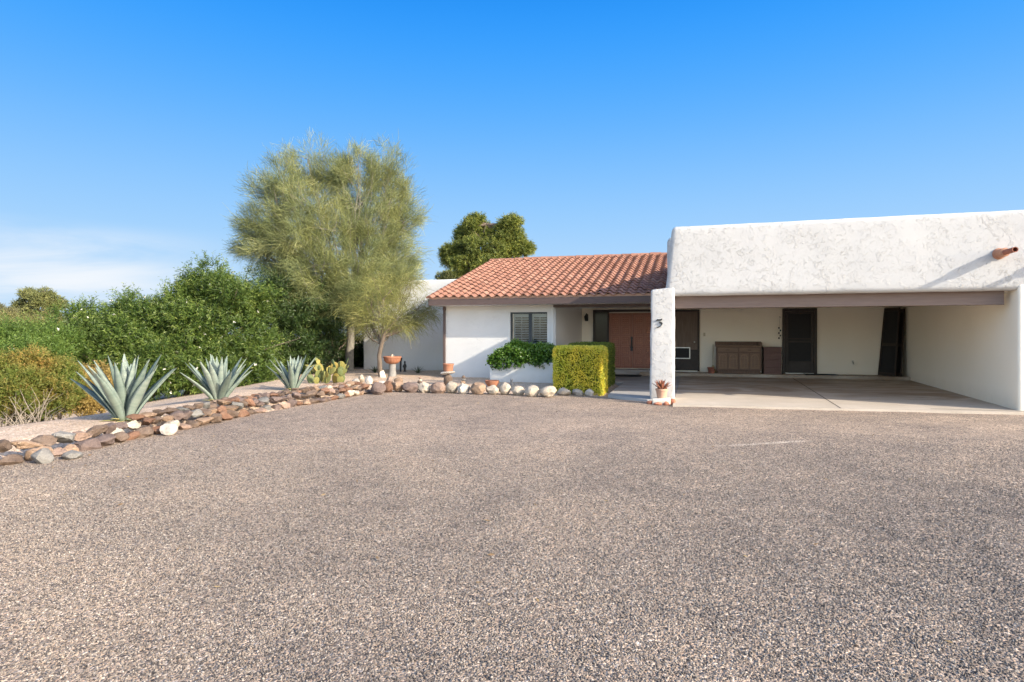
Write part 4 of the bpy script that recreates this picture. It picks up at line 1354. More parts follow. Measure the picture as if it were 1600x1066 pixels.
for (px, py, w, h, c, lab) in bould:
    p = gz(px, py, 0); D = -S_ * p.x + C_ * p.y; k = D / FPX
    o = rock('boulder', c, (p.x + .02, p.y + w * k * .35, -.03), (w * k * 1.04, w * k * .8, h * k + .03), rg, 10, .085, None, 3, (.72, .97))
    tag(o, lab, 'boulder', 'round boulders bordering the house bed')
for i, (px, py, w, h, c, lab) in enumerate(((556, 603, 14, 12, 'rock_white', 'small white rock at the left of the pale rock pile'),
                                (565, 597, 11, 12, 'rock_cream', 'upright white rock at the top of the pale rock pile'),
                                (577, 602, 13, 15, 'rock_white', 'tall whitish rock standing behind the dark flat boulder'),
                                (588, 604, 11, 9, 'rock_tan', 'small tan rock behind the orange boulder'),
                                (595, 605, 17, 10, 'rock_white', 'long white rock lying behind the orange tan boulder'),
                                (609, 600, 12, 12, 'rock_pink', 'pinkish rock at the foot of the bird bath'),
                                (622, 600, 16, 11, 'rock_tan', 'golden tan rock right of the bird bath foot'),
                                (571, 611, 12, 10, 'rock_tan', 'tan rock low in the pale rock pile'),
                                (548, 606, 12, 9, 'rock_pink', 'pink rock left of the white rock pile'))):
    p = on_ground(px, py); D = -S_ * p.x + C_ * p.y; k = D / FPX
    o = rock('garden_rock', c, (p.x, p.y, p.z - .02), (w * k, w * k * .8, h * k + .02), rg, 9, .06)
    tag(o, lab, 'rock', 'pale rocks in the house bed')


def cairn(px, py, sizes, names):
    p = on_ground(px, py); z = p.z - .01; k = (-S_ * p.x + C_ * p.y) / FPX
    for (w, h, c), lab in zip(sizes, names):
        o = rock('cairn_stone', c, (p.x + rg.uniform(-.01, .01), p.y, z), (w * k, w * k * .8, h * k), rg, 6, .03, None, 2, (.75, .95))
        tag(o, lab, 'stone', 'stacked cairn stones'); z += h * k * .93


cairn(656, 603, ((14, 4.5, 'rock_cream'), (9, 3.5, 'rock_brown'), (7, 3.5, 'rock_cream'), (5, 4, 'rock_pink')),
      ('flat base stone of the cairn behind the cream boulder', 'second stone up of the cairn behind cream boulder', 'third stone up of the cairn behind cream boulder', 'top stone of the cairn behind the cream boulder'))
cairn(724, 606, ((13, 7, 'rock_cream'), (8, 5, 'rock_tan'), (7, 4, 'rock_grey'), (6, 5, 'rock_brown')),
      ('base stone of the cairn behind the pale grey boulder', 'second stone of the cairn behind pale grey boulder', 'third stone of the cairn behind pale grey boulder', 'round top stone of cairn behind the pale grey boulder'))

# bird bath, pots and ornaments
p = on_ground(613, 588); k = (-S_ * p.x + C_ * p.y) / FPX
bb = thing('bird_bath', 'terracotta bird bath bowl on a tapered grey cement pedestal', 'bird bath', p)
MB().lathe([(6.6 * k, -.03), (6.4 * k, .04), (5.3 * k, 10 * k), (5.6 * k, 19.5 * k), (4 * k, 19.6 * k)], p, 24).build('pedestal', 'cement', bb)
m = MB(); prof = [(6 * k, 19.6 * k), (9.2 * k, 20.8 * k), (12.2 * k, 24.6 * k), (13.2 * k, 28.2 * k), (14.1 * k, 28.6 * k), (14.1 * k, 31 * k), (12.8 * k, 31.2 * k), (11 * k, 29 * k), (5 * k, 26 * k), (1 * k, 25.6 * k)]
m.lathe(prof, p, 48)
m.v = [(x, y, z) for x, y, z in m.v]
for q in range(48):                                    # fluted sides
    for r_ in (1, 2):
        i = r_ * 48 + q; x, y, z = m.v[i]; s = 1 + (.05 if q % 3 == 0 else -.02)
        m.v[i] = (p.x + (x - p.x) * s, p.y + (y - p.y) * s, z)
m.build('bowl', 'terracotta', bb)
o = rock('bowl_stone', 'rock_cream', (p.x - .02, p.y, p.z + 28 * k), (5 * k, 5 * k, 7 * k), rg, 6, .03); tag(o, 'small pale stone sitting in the bird bath bowl', 'stone')
p = on_ground(700, 602); k = (-S_ * p.x + C_ * p.y) / FPX
o = rock('pedestal_rock', 'rock_brown', (p.x, p.y, p.z - .03), (14 * k, 13 * k, 17 * k + .03), rg, 7, .05, None, 3, (.75, .95)); tag(o, 'rough brown rock pedestal under the white slab and clay pot', 'rock')
z1 = p.z + 16.5 * k
o = rock('stone_slab', 'rock_white', (p.x - .02, p.y, z1), (25 * k, 20 * k, 5.5 * k), rg, 5, .03, 0, 3, (.8, .97)); tag(o, 'flat white slab between the brown rock and the clay pot', 'stone slab')
pot('clay_pot', 'straight banded terracotta pot on the white slab in front bed', (p.x + .01, p.y, z1 + 5.2 * k), 8.2 * k, 12 * k, 'terracotta', taper=.86)
p = on_ground(769, 607); k = (-S_ * p.x + C_ * p.y) / FPX
bw = thing('clay_bowl', 'wide shallow terracotta bowl on the gravel before the planter wall', 'bowl', p)
MB().lathe([(4 * k, 0), (5 * k, 0), (10.5 * k, 8.5 * k), (11.5 * k, 12.5 * k), (10.6 * k, 12.6 * k), (9.3 * k, 8.8 * k), (2 * k, 6 * k)], p, 32).build('body', 'terracotta', bw)
p = on_ground(800, 605); k = (-S_ * p.x + C_ * p.y) / FPX
fg = thing('garden_figure', 'small weathered stone animal figure in front of the planter wall', 'garden ornament', p)
m = MB(); m.lathe([(3.2 * k, 0), (3.4 * k, 1 * k), (3.6 * k, 4 * k), (2.6 * k, 7 * k), (1.7 * k, 8.4 * k)], p, 14); m.build('body', 'cement', fg)
m = MB(); m.lathe([(.6 * k, 7.6 * k), (2.1 * k, 8.6 * k), (2.2 * k, 10 * k), (1.2 * k, 11.4 * k)], (p.x - .01, p.y - .015, p.z), 12)
for e in (-1, 1):
    m.tube([(p.x - .01 + e * 1.2 * k, p.y - .01, p.z + 10.6 * k), (p.x - .01 + e * 1.7 * k, p.y, p.z + 13 * k)], [.9 * k, .25 * k], 6)
m.build('head', 'cement', fg)
p = on_ground(626, 581); k = (-S_ * p.x + C_ * p.y) / FPX
st = thing('garden_stake_light', 'slim black stake lantern just right of the bird bath', 'garden light', p)
m = MB(); m.tube([p + Vector((0, 0, -.03)), p + Vector((0, 0, 17 * k))], 1.5 * k, 10); m.build('stake', 'black_metal', st)
m = MB(); m.lathe([(1.2 * k, 17 * k), (2.1 * k, 17.5 * k), (2.2 * k, 20.5 * k), (2.9 * k, 21 * k), (.4 * k, 24 * k)], p, 12); m.build('lamp_head', 'black_metal', st)
p = on_ground(632.5, 581); k = (-S_ * p.x + C_ * p.y) / FPX
fg = thing('garden_figure', 'black standing figure ornament right of the stake lantern', 'garden ornament', p)
m = MB(); m.lathe([(2.6 * k, 0), (2.6 * k, .8 * k), (1.5 * k, 1.5 * k), (1.9 * k, 6 * k), (2.5 * k, 10 * k), (1.5 * k, 12.5 * k), (.8 * k, 13.3 * k)], p, 14)
m.tube([p + Vector((-2.2 * k, 0, 10.4 * k)), p + Vector((-2.9 * k, -.02, 7.5 * k)), p + Vector((-1 * k, -.05, 7 * k))], .7 * k, 6)
m.tube([p + Vector((2.2 * k, 0, 10.4 * k)), p + Vector((2.9 * k, -.02, 7.5 * k)), p + Vector((1 * k, -.05, 7 * k))], .7 * k, 6); m.build('body', 'black_metal', fg)
m = MB(); m.lathe([(.5 * k, 12.8 * k), (1.5 * k, 14 * k), (1.5 * k, 15.6 * k), (.5 * k, 17 * k)], p, 12); m.build('head', 'black_metal', fg)

# ------------------------------------------------------------------ agaves and cactus
def agave(px, py, hpx, label, seed, n, lean, wid):
    p = on_ground(px, py); D = -S_ * p.x + C_ * p.y; rg = np.random.default_rng(seed)
    L = hpx * D / FPX
    t = thing('agave', label, 'agave', p, 'blue grey agaves behind the rock border')
    rosette('rosette', 'agave_leaf', t, (p.x, p.y, p.z - .04), n, L * 1.04, L * wid * 1.08, rg, .04, lean, .10, 14, .16, .40, 2.39996 + rg.uniform(-.12, .12), .58)
    V = []; F = []
    o = rosette('dry_leaves', 'straw_leaf', t, (p.x, p.y, p.z - .01), 14, L * .30, L * .09, rg, 1.25, 1.60, .1, 4, .08, .2)
    return t


make_leaf('straw_leaf', [(0, (.36, .33, .12)), (1, (.55, .50, .24))], .1, .7)
agave(196, 657, 102, 'largest blue grey agave nearest the driveway edge on the left', 4, 25, .78, .17)
agave(342, 627, 74, 'middle blue grey agave in front of the sunlit oleander', 16, 22, .84, .16)
agave(458, 610, 56, 'smallest and farthest blue grey agave beside the prickly pear', 29, 19, .74, .15)

pp = on_ground(508, 599)
pk = (-S_ * pp.x + C_ * pp.y) / FPX
pr_t = thing('prickly_pear', 'yellow green prickly pear cactus beside the farthest agave', 'cactus', pp)
rg = np.random.default_rng(17)
UV, UF = ICO[3]


def pad(c, d, w, h, az):
    """flat oval pad standing on c, growing along d."""
    d = Vector(d).normalized(); s = Vector((math.cos(az), math.sin(az), 0)); s = (s - d * s.dot(d)).normalized(); nn = s.cross(d)
    V = []
    for x, y, z in UV:
        tz = (z + 1) / 2; wx = w / 2 * x * (.72 + .34 * tz)
        q = Vector(c) + s * wx + d * (h * tz) + nn * (y * .018 * (1.2 - .3 * tz) + .02 * (x * x) * w)
        V.append(tuple(q))
    np_mesh('pad', V, UF, 'cactus_pad', pr_t, np.full(len(UF), np.clip(rg.normal(.55, .28), 0, 1)), smooth=True)
    return Vector(c) + d * h * .94, d, s


for (ox, oy, hs_) in ((-21, 0, .30), (-11, .15, .36), (0, 0, .33), (12, .1, .32), (23, -.05, .27), (-15, .45, .38), (3, .5, .37), (15, .45, .33), (-6, -.22, .25), (8, -.2, .24), (-18, .25, .34), (19, .2, .28)):
    c = pp + Vector((ox * pk * C_, oy + ox * pk * S_, 0)); c.z = float(ground_z(c.x, c.y)) - .03
    az = rg.uniform(-1.2, 1.2)
    tip, d, s = pad(c, (rg.uniform(-.45, .45), rg.uniform(-.3, .3), 1), hs_ * .80, hs_, az)
    for j in range(int(rg.integers(1, 4))):
        d2 = (d + s * rg.uniform(-1.0, 1.0) + Vector((0, rg.uniform(-.4, .4), 0))); h2 = hs_ * rg.uniform(.72, 1.0)
        tip2, d3, s2 = pad(tip + s * rg.uniform(-.05, .05), d2, h2 * .78, h2, az + rg.uniform(-1.1, 1.1))
        if rg.random() < .42:
            pad(tip2, d3 + s2 * rg.uniform(-.6, .6), h2 * .5, h2 * .66, az + rg.uniform(-1.2, 1.2))

# dark strappy clumps at the wing wall
for (px, py, lab) in ((586, 582, 'small dark strappy plant at the wall left of bird bath'), (653, 583, 'small dark strappy plant at the wall right of bird bath')):
    p = on_ground(px, py); t = thing('strappy_plant', lab, 'plant', p)
    rosette('leaves', 'clump_leaf', t, (p.x, p.y, p.z - .01), 24, .30, .022, np.random.default_rng(px), .15, 1.15, .4, 5, .1, .2)


# ------------------------------------------------------------------ hedges, ivy, shrubs
def lumps_px(items, D0, grow=1.):
    """(px,py,radius px,depth offset) -> ellipsoids in metres around distance D0."""
    out = []
    for (px, py, r, dd) in items:
        p = gd(px, py, D0 + dd); k = (D0 + dd) / FPX
        out.append((p.x, p.y, p.z, r * k * grow, r * k * .95 * grow, r * k * grow))
    return out


def sub_lumps(lumps, seed, n, f, flat=.85):
    rg = np.random.default_rng(seed); out = []
    for l in lumps:
        for q in range(n):
            d = sphere_dirs(rg, 1)[0]; t = .5 + .5 * rg.random(); k = f * rg.uniform(.65, 1.3)
            out.append((l[0] + d[0] * l[3] * t, l[1] + d[1] * l[4] * t, l[2] + d[2] * l[5] * t, l[3] * k, l[4] * k, l[5] * k * flat))
    return out


def branch_stems(m, base, lumps, rg, r0, n=5, lift=.35):
    for l in lumps:
        for _ in range(n):
            b = Vector(base) + Vector((rg.normal(0, .12), rg.normal(0, .12), 0)) if not isinstance(base, list) else base[rg.integers(len(base))]
            e = Vector((l[0] + rg.normal(0, .5) * l[3], l[1] + rg.normal(0, .5) * l[4], l[2] + rg.normal(0, .4) * l[5]))
            mdl = b.lerp(e, .5) + Vector((rg.normal(0, .08), rg.normal(0, .08), lift * (e - b).length * .25))
            m.tube([b, b.lerp(mdl, .6), mdl, mdl.lerp(e, .55) + Vector((0, 0, .03)), e], [r0, r0 * .8, r0 * .6, r0 * .4, r0 * .15], 6, cap=False)


def shrub(name, label, cat, lumps, n, leaf, bark, seed, group=None, sl=.5, per=14, ll=.13, lw=.028, up=.7, shell=.55, jit=.5, flowers=0, stems=4, r0=.03, base=None, floor=True, spread=.8, sub=(9, .36)):
    rg = np.random.default_rng(seed); L = np.array(lumps)
    c = L[:, :2].mean(0); gzv = float(ground_z(c[0], c[1]))
    t = thing(name, label, cat, (c[0], c[1], gzv), group)
    big = lumps; lumps = sub_lumps(lumps, seed, *sub) + [(l[0], l[1], l[2], l[3] * .7, l[4] * .7, l[5] * .7) for l in big]
    V, F, rn, P, D, SLn = shoots(rg, lumps, n, sl, per, ll, lw, up, spread, shell, jit, gzv - .1 if floor else None)
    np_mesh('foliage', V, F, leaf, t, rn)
    m = MB()
    bases = [Vector((l[0] * .7 + c[0] * .3 + rg.normal(0, .1), l[1] * .7 + c[1] * .3, float(ground_z(l[0], l[1])) - .05)) for l in big] if base is None else base
    branch_stems(m, bases, big, rg, r0, stems)
    m.build('stems', bark, t)
    if flowers:
        w = rg.choice(len(P), flowers, replace=False); fp = P[w] + D[w] * SLn[w][:, None]
        Vs = []
        for q in range(5):
            a = 2 * math.pi * q / 5
            dd = unit(D[w] * .5 + side_of(rg, D[w]))
            v, _ = leaf_quads(fp, dd, side_of(rg, dd), .055, .045); Vs.append(v)
        V = np.concatenate(Vs); np_mesh('flowers', V, np.arange(len(V)).reshape(-1, 4), 'petal', t, rg.random(len(V) // 4))
    return t


# clipped hedges
def clipped_hedge(label, x0, x1, y0, y1, z1, leaf, n, seed, ll=.05):
    rg = np.random.default_rng(seed); t = thing('box_hedge', label, 'hedge', ((x0 + x1) / 2, (y0 + y1) / 2, 0))
    lo = np.array([x0, y0, -.02]); hi = np.array([x1, y1, z1]); rad = .13
    sz = hi - lo; areas = np.array([sz[1] * sz[2], sz[1] * sz[2], sz[0] * sz[2], sz[0] * sz[2], sz[0] * sz[1]])
    face = rg.choice(5, n, p=areas / areas.sum())
    P = lo + rg.random((n, 3)) * sz
    P[face == 0, 0] = x0; P[face == 1, 0] = x1; P[face == 2, 1] = y0; P[face == 3, 1] = y1; P[face == 4, 2] = z1
    ilo, ihi = lo + rad, hi - rad; ilo[2] = -.1
    c = np.clip(P, ilo, ihi); d = P - c; nn = unit(d)
    bumpy = np.array([noise.noise(Vector(p) * 5.5) * .030 + noise.noise(Vector(p) * 16) * .022 for p in P])
    depth = rg.random(n) ** 2 * .07
    Q = c + nn * (rad + bumpy - depth)[:, None]
    D = unit(nn * .45 + np.array([0, 0, .6]) + rg.normal(size=(n, 3)) * .6)
    V, F = leaf_quads(Q - D * .02, D, unit(np.cross(D, nn * .5 + rg.normal(size=(n, 3)) * .6 - np.array(SUN) * .7)), ll * rg.uniform(.7, 1.3, n), ll * .5 * rg.uniform(.8, 1.2, n))
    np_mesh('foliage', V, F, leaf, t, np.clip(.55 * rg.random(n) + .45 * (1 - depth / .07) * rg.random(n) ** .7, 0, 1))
    m = MB()
    for k in range(26):
        a = Vector((rg.uniform(x0 + .2, x1 - .2), rg.uniform(y0 + .2, y1 - .2), -.04)); e = Vector((rg.uniform(x0 + .12, x1 - .12), rg.uniform(y0 + .12, y1 - .12), rg.uniform(.5, z1 - .08)))
        m.tube([a, a.lerp(e, .5) + Vector((rg.normal(0, .05), rg.normal(0, .05), .05)), e], [.018, .012, .004], 5, cap=False)
    m.build('stems', 'bark_brown', t)
    # leaves all through the inside, its shade put into their darker colour
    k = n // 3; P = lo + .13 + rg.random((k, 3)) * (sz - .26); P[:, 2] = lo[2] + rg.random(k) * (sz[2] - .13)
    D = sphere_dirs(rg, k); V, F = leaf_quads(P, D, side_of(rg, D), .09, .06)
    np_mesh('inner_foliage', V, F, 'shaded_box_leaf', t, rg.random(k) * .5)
    return t


clipped_hedge('square clipped yellow green hedge at the porch corner in full sun', -3.68, -2.34, 15.86, 16.85, 1.25, 'sunlit_box_leaf', 26000, 41)
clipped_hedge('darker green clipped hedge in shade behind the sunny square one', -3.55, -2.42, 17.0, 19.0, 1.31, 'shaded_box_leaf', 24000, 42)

# trailing plant over the planter wall
rg = np.random.default_rng(50)
iv = thing('planter_vine', 'glossy dark green trailing plant spilling over the white planter wall', 'plant', (-4.9, 17.9, .74))
L = []
for (px, py, r, yy) in ((772, 563, 8, 17.42), (782, 556, 10, 17.5), (795, 551, 12, 17.6), (808, 553, 12, 17.55), (820, 557, 11, 17.5), (832, 555, 12, 17.6), (845, 555, 12, 17.65), (858, 553, 12, 17.7),
                        (800, 544, 10, 18.0), (812, 545, 12, 18.1), (828, 548, 12, 18.1), (845, 548, 12, 18.1), (858, 547, 11, 18.1), (868, 556, 9, 17.7), (800, 566, 6, 17.38), (815, 564, 6, 17.38), (787, 567, 6, 17.38), (776, 569, 5, 17.40), (850, 563, 6, 17.40), (838, 564, 5, 17.4), (806, 539, 7, 18.15)):
    p = gy(px, py, yy); k = (-S_ * p.x + C_ * p.y) / FPX
    L.append((p.x, p.y, p.z - .03, r * k * .80, max(r * k * .7, .08), r * k * .78))
V, F, rn, *_ = shoots(rg, L, 2600, .12, 5, .085, .062, .5, .9, .6, .6)
np_mesh('foliage', V, F, 'ivy_leaf', iv, rn)
m = MB(); branch_stems(m, [Vector((x, 17.9, .70)) for x in np.linspace(-5.7, -4.0, 8)], L, rg, .010, 2); m.build('stems', 'bark_brown', iv)

# oleanders behind the agaves
G = 'oleanders screening the left side'
shrub('oleander', 'lower oleander with pale flowers at the left end of the screen', 'shrub',
      lumps_px([(140, 530, 42, 0), (130, 500, 22, .4), (178, 515, 42, .2), (210, 540, 46, -.2), (160, 570, 40, -.6), (215, 585, 36, -1), (195, 490, 24, .6), (228, 500, 32, .3), (120, 560, 30, -.3), (235, 570, 40, -.7), (232, 597, 24, -1.6), (255, 595, 22, -1.5), (205, 605, 24, -1.6)], 19.5),
      4600, 'oleander_leaf', 'bark_brown', 61, G, .42, 15, .15, .030, flowers=70)
shrub('oleander', 'tall sunlit oleander behind the middle agave, dotted with white flowers', 'shrub',
      lumps_px([(325, 460, 42, .3), (290, 478, 44, 0), (355, 480, 48, 0), (270, 510, 44, -.2), (320, 520, 55, -.6), (370, 530, 50, -.4), (280, 560, 46, -.9), (335, 575, 46, -1.2), (385, 580, 40, -.8), (390, 480, 36, .4), (255, 545, 36, -.5), (285, 590, 26, -1.6), (315, 592, 24, -1.5), (350, 590, 24, -1.3), (265, 598, 20, -1.7), (390, 586, 22, -1)], 20.0),
      7600, 'oleander_leaf', 'bark_brown', 62, G, .42, 15, .15, .030, flowers=75)
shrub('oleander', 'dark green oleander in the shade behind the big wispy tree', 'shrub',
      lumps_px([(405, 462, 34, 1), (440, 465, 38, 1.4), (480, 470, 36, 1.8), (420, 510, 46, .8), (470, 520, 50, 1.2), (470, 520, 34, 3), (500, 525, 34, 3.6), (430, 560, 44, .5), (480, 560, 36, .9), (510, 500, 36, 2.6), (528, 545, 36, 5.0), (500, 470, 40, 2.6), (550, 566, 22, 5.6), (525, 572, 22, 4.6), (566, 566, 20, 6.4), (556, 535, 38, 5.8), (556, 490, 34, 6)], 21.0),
      6400, 'shaded_oleander_leaf', 'bark_brown', 63, G, .42, 15, .15, .032, flowers=25)

# desert shrubs at the far left
shrub('desert_shrub', 'big rust tipped green shrub with bare grey stems at left edge', 'shrub',
      lumps_px([(20, 585, 34, 0), (60, 580, 34, .2), (95, 590, 30, .5), (-10, 590, 36, -.2), (40, 610, 38, -.3), (80, 615, 32, 0), (5, 625, 30, -.5), (-30, 610, 34, -.4), (105, 612, 22, .6), (50, 640, 20, -.2)], 11.6),
      7500, 'rust_shrub_leaf', 'twig_grey', 71, None, .20, 14, .052, .020, up=.9, shell=.6, jit=.45, stems=7, r0=.016, sub=(16, .25))
shrub('desert_shrub', 'small golden brown shrub beside the nearest agave', 'shrub',
      lumps_px([(125, 605, 20, 0), (145, 595, 24, .3), (118, 630, 20, -.2), (142, 628, 22, 0), (160, 610, 20, .3)], 12.6),
      2200, 'gold_shrub_leaf', 'twig_grey', 72, None, .15, 12, .048, .020, up=.5, shell=.6, stems=6, r0=.010, sub=(14, .27))
rg = np.random.default_rng(75)
m = MB()
for k in range(160):
    a = gd(rg.uniform(-40, 70), 0, 11.2 + rg.uniform(-.5, .6)); a.z = float(ground_z(a.x, a.y)) - .02
    e = a + Vector((rg.normal(0, .22), rg.normal(0, .22), rg.uniform(.15, .75)))
    m.tube([a, a.lerp(e, .5) + Vector((rg.normal(0, .05), rg.normal(0, .05), .04)), e], [.007, .005, .002], 5, cap=False)
o = m.build('dead_brush', 'twig_grey', None, loc=gd(15, 660, 11.2)); tag(o, 'tangle of dry grey twigs under the shrub at left edge', 'brush')

shrub('green_shrub', 'bright green leafy shrub behind the rust tipped shrub', 'shrub',
      lumps_px([(20, 540, 26, 0), (55, 535, 26, .3), (90, 538, 24, .6), (-15, 545, 30, -.3), (35, 560, 26, -.4), (75, 560, 24, 0), (105, 550, 18, .7)], 17.5),
      3000, 'yard_shrub_leaf', 'bark_brown', 73, None, .40, 13, .12, .022, up=1.0, flowers=12)
for i, (px, py, r, D, lab) in enumerate(((25, 512, 17, 27, 'olive green bush low at left edge, behind the bright shrub'), (62, 510, 17, 29, 'olive bush below the distant round tree'), (100, 512, 17, 28, 'olive bush left of the lower oleander'), (-20, 508, 19, 28, 'olive bush cut by the left edge of the photo'))):
    shrub('olive_bush', lab, 'bush', lumps_px([(px, py, r, 0), (px - r * .8, py + 6, r * .8, .3), (px + r * .8, py + 5, r * .85, -.3), (px, py + 16, r, 0)], D), 900, 'olive_bush_leaf', 'bark_brown', 80 + i, 'olive bushes on the slope', .45, 10, .12, .035)


# ------------------------------------------------------------------ trees
def limb(m, pts, r0, r1, n=8):
    k = len(pts); m.tube(pts, [r0 + (r1 - r0) * (i / (k - 1)) for i in range(k)], n, cap=False)


def bent(a, b, rg, sag=.0, k=6, wob=.08):
    a, b = Vector(a), Vector(b); L = (b - a).length; o = Vector((rg.normal(0, wob), rg.normal(0, wob), rg.normal(0, wob) + sag)) * L
    return [a.lerp(b, t) + o * (4 * t * (1 - t)) + Vector((rg.normal(0, .012), rg.normal(0, .012), rg.normal(0, .012))) * L * (1 if 0 < t < 1 else 0) for t in np.linspace(0, 1, k)]


def wispy_tree(label, base, fork_h, lean, lumps, leaf, bark, seed, r0, n_br, n_tuft, twig_n, twig_l, droop=.0, w=.014, whiten=False):
    rg = np.random.default_rng(seed)
    t = thing('palo_verde_tree', label, 'tree', base)
    base = Vector(base); fork = base + Vector(lean) + Vector((0, 0, fork_h))
    m = MB(); tp = bent(base - Vector((0, 0, .1)), fork, rg, 0, 8, .03)
    m.tube(tp, [r0 * (1.25 if i == 0 else 1.0 - .035 * i) for i in range(8)], 12, cap=False)
    P = []; D = []; tone = []; bm_ = MB()
    for li, l in enumerate(lumps):
        c = Vector(l[:3]); R3 = Vector(l[3:])
        start = fork.lerp(tp[5], rg.random() * .8)
        lp = bent(start, c, rg, -.10, 8, .07); limb(m, lp, r0 * (.48 if r0 > .1 else .30), r0 * .10)
        for b in range(n_br):
            st = lp[rg.integers(3, 8)]; d = sphere_dirs(rg, 1)[0] * (.55 + .4 * rg.random())
            e = c + Vector((d[0] * R3.x, d[1] * R3.y, d[2] * R3.z))
            bp = bent(st, e, rg, -.05, 5, .06); limb(bm_, bp, r0 * .10, r0 * .025, 5)
            out = ((e - c).normalized() * .7 + (e - st).normalized() * .6 + (c - fork).normalized() * .45)
            lt = rg.random()
            for q in range(n_tuft):
                f = .25 + .8 * rg.random(); k = min(int(f * 4), 3); o = bp[k].lerp(bp[k + 1], min(f * 4 - k, 1.3))
                dd = (out.normalized() + Vector(tuple(rg.normal(size=3) * .5)) + Vector((0, 0, .10 - droop))).normalized()
                P.append(o); D.append(dd); tone.append(lt * .6 + .4 * rg.random())
    m.build('trunk', bark, t)
    if whiten:
        q = MB(); q.tube([base + Vector((0, 0, -.05)), base.lerp(tp[1], .9) + Vector((0, 0, .12))], [r0 * 1.38, r0 * 1.12], 12); q.build('painted_base', 'whitewash', t)
    bm_.build('branches', bark, t)
    P = np.array([tuple(p) for p in P]); D = np.array([tuple(p) for p in D]); tone = np.array(tone)
    n = len(P) * twig_n; k = np.repeat(np.arange(len(P)), twig_n)
    # each tuft is a spray of fine jointed twigs
    o = P[k] + D[k] * (rg.random((n, 1)) * .28) + rg.normal(size=(n, 3)) * .11
    d = unit(D[k] + rg.normal(size=(n, 3)) * .40); s = side_of(rg, d)
    L = twig_l * (.5 + rg.random(n))[:, None]; ww = (w * (.6 + .8 * rg.random(n)))[:, None]
    bend = rg.normal(size=(n, 3)) * .10 + np.array([0, 0, -droop])
    a0 = o; a1 = o + d * L * .5; a2 = o + (d + bend) * L
    V = np.stack([a0 - s * ww * .3, a0 + s * ww * .3, a1 + s * ww * .5, a1 - s * ww * .5, a2 + s * ww * .22, a2 - s * ww * .22], 1).reshape(-1, 3)
    b = np.arange(n)[:, None] * 6
    F = np.concatenate([b + np.array([0, 1, 2, 3]), b + np.array([3, 2, 4, 5])], 1).reshape(-1, 4)
    rn = np.repeat(np.clip(tone[k] * .7 + .35 * rg.random(n), 0, 1), 2)
    np_mesh('foliage', V, F, leaf, t, rn)
    return t


p = on_ground(546, 579)
wispy_tree('big wispy olive green tree with one grey trunk beside white wing', p, 3.1, (-.15, .1, 0),
           lumps_px([(440, 272, 42, 0), (482, 250, 36, .8), (430, 300, 40, -.6), (560, 262, 38, .3), (602, 258, 32, 1.0), (525, 300, 44, 1.4), (524, 266, 26, .6), (475, 310, 46, -1.0), (575, 310, 48, .6), (625, 300, 26, 1.2),
                     (410, 350, 42, -.4), (455, 365, 50, -1.4), (520, 360, 56, -.8), (585, 365, 54, .2), (632, 345, 28, .8), (395, 372, 32, .4), (425, 405, 42, -.8), (490, 415, 50, -1.6), (560, 415, 52, -.8),
                     (615, 400, 42, .4), (455, 445, 38, -1.2), (520, 455, 40, -1.4), (585, 445, 40, -.4), (625, 430, 30, .4), (445, 480, 26, -1.0), (480, 485, 22, -1.5), (555, 470, 30, -1.2)], 24.0, 1.04),
           'palo_twig', 'bark_grey', 91, .17, 21, 8, 27, .33, .03, .0095)
p = on_ground(598, 589)
wispy_tree('small yellowish wispy tree with whitewashed trunk foot before white wing', p, 1.45, (.10, -.1, 0),
           lumps_px([(600, 508, 15, .1), (575, 502, 16, 0), (628, 504, 15, -.1), (612, 495, 18, -.3), (556, 492, 14, .2), (580, 465, 30, 0), (610, 455, 30, -.2), (640, 460, 28, .2), (662, 470, 18, .3), (600, 485, 28, -.4), (572, 495, 22, 0), (630, 490, 26, -.3), (655, 492, 16, .1), (560, 475, 20, .3), (672, 480, 12, .5), (640, 435, 18, .3), (585, 440, 20, .2)], 20.9),
           'young_palo_twig', 'bark_brown', 92, .085, 7, 4, 20, .28, .18, .0085, True)


def clump_tree(name, label, base, lumps, leaf, bark, seed, r0, n, tuft, ll, lw, cat='tree', up=.5, shell=.72, floor=False):
    rg = np.random.default_rng(seed); t = thing(name, label, cat, base); base = Vector(base)
    m = MB(); top = Vector((np.mean([l[0] for l in lumps]), np.mean([l[1] for l in lumps]), max(l[2] for l in lumps) - .3))
    tp = bent(base - Vector((0, 0, .2)), top, rg, 0, 9, .03); m.tube(tp, [r0 * (1.1 - .11 * i) for i in range(9)], 10, cap=False); m.build('trunk', bark, t)
    m = MB()
    for l in lumps:
        c = Vector(l[:3]); zi = min(range(9), key=lambda i: abs(tp[i].z - (c.z - .25 * (Vector((c.x, c.y, 0)) - Vector((tp[i].x, tp[i].y, 0))).length)))
        limb(m, bent(tp[zi], c, rg, -.04, 6, .05), r0 * .32, r0 * .06, 6)
        for q in range(6):
            d = sphere_dirs(rg, 1)[0] * .75; limb(m, bent(c.lerp(tp[zi], .25), c + Vector((d[0] * l[3], d[1] * l[4], d[2] * l[5])), rg, 0, 4, .05), r0 * .08, r0 * .02, 5)
    m.build('branches', bark, t)
    V, F, rn, *_ = shoots(rg, lumps, n, tuft, 16, ll, lw, up, .9, shell, .5)
    np_mesh('foliage', V, F, leaf, t, rn)
    return t


def pine_lumps(items, D0, seed, n_sub, r_sub):
    rg = np.random.default_rng(seed); out = []
    for l in lumps_px(items, D0):
        for q in range(n_sub):
            d = sphere_dirs(rg, 1)[0]; f = .55 + .45 * rg.random(); s = r_sub * rg.uniform(.7, 1.3)
            out.append((l[0] + d[0] * l[3] * f, l[1] + d[1] * l[4] * f, l[2] + d[2] * l[5] * f * .9, s * 1.15, s * 1.15, s * .72))
    return out


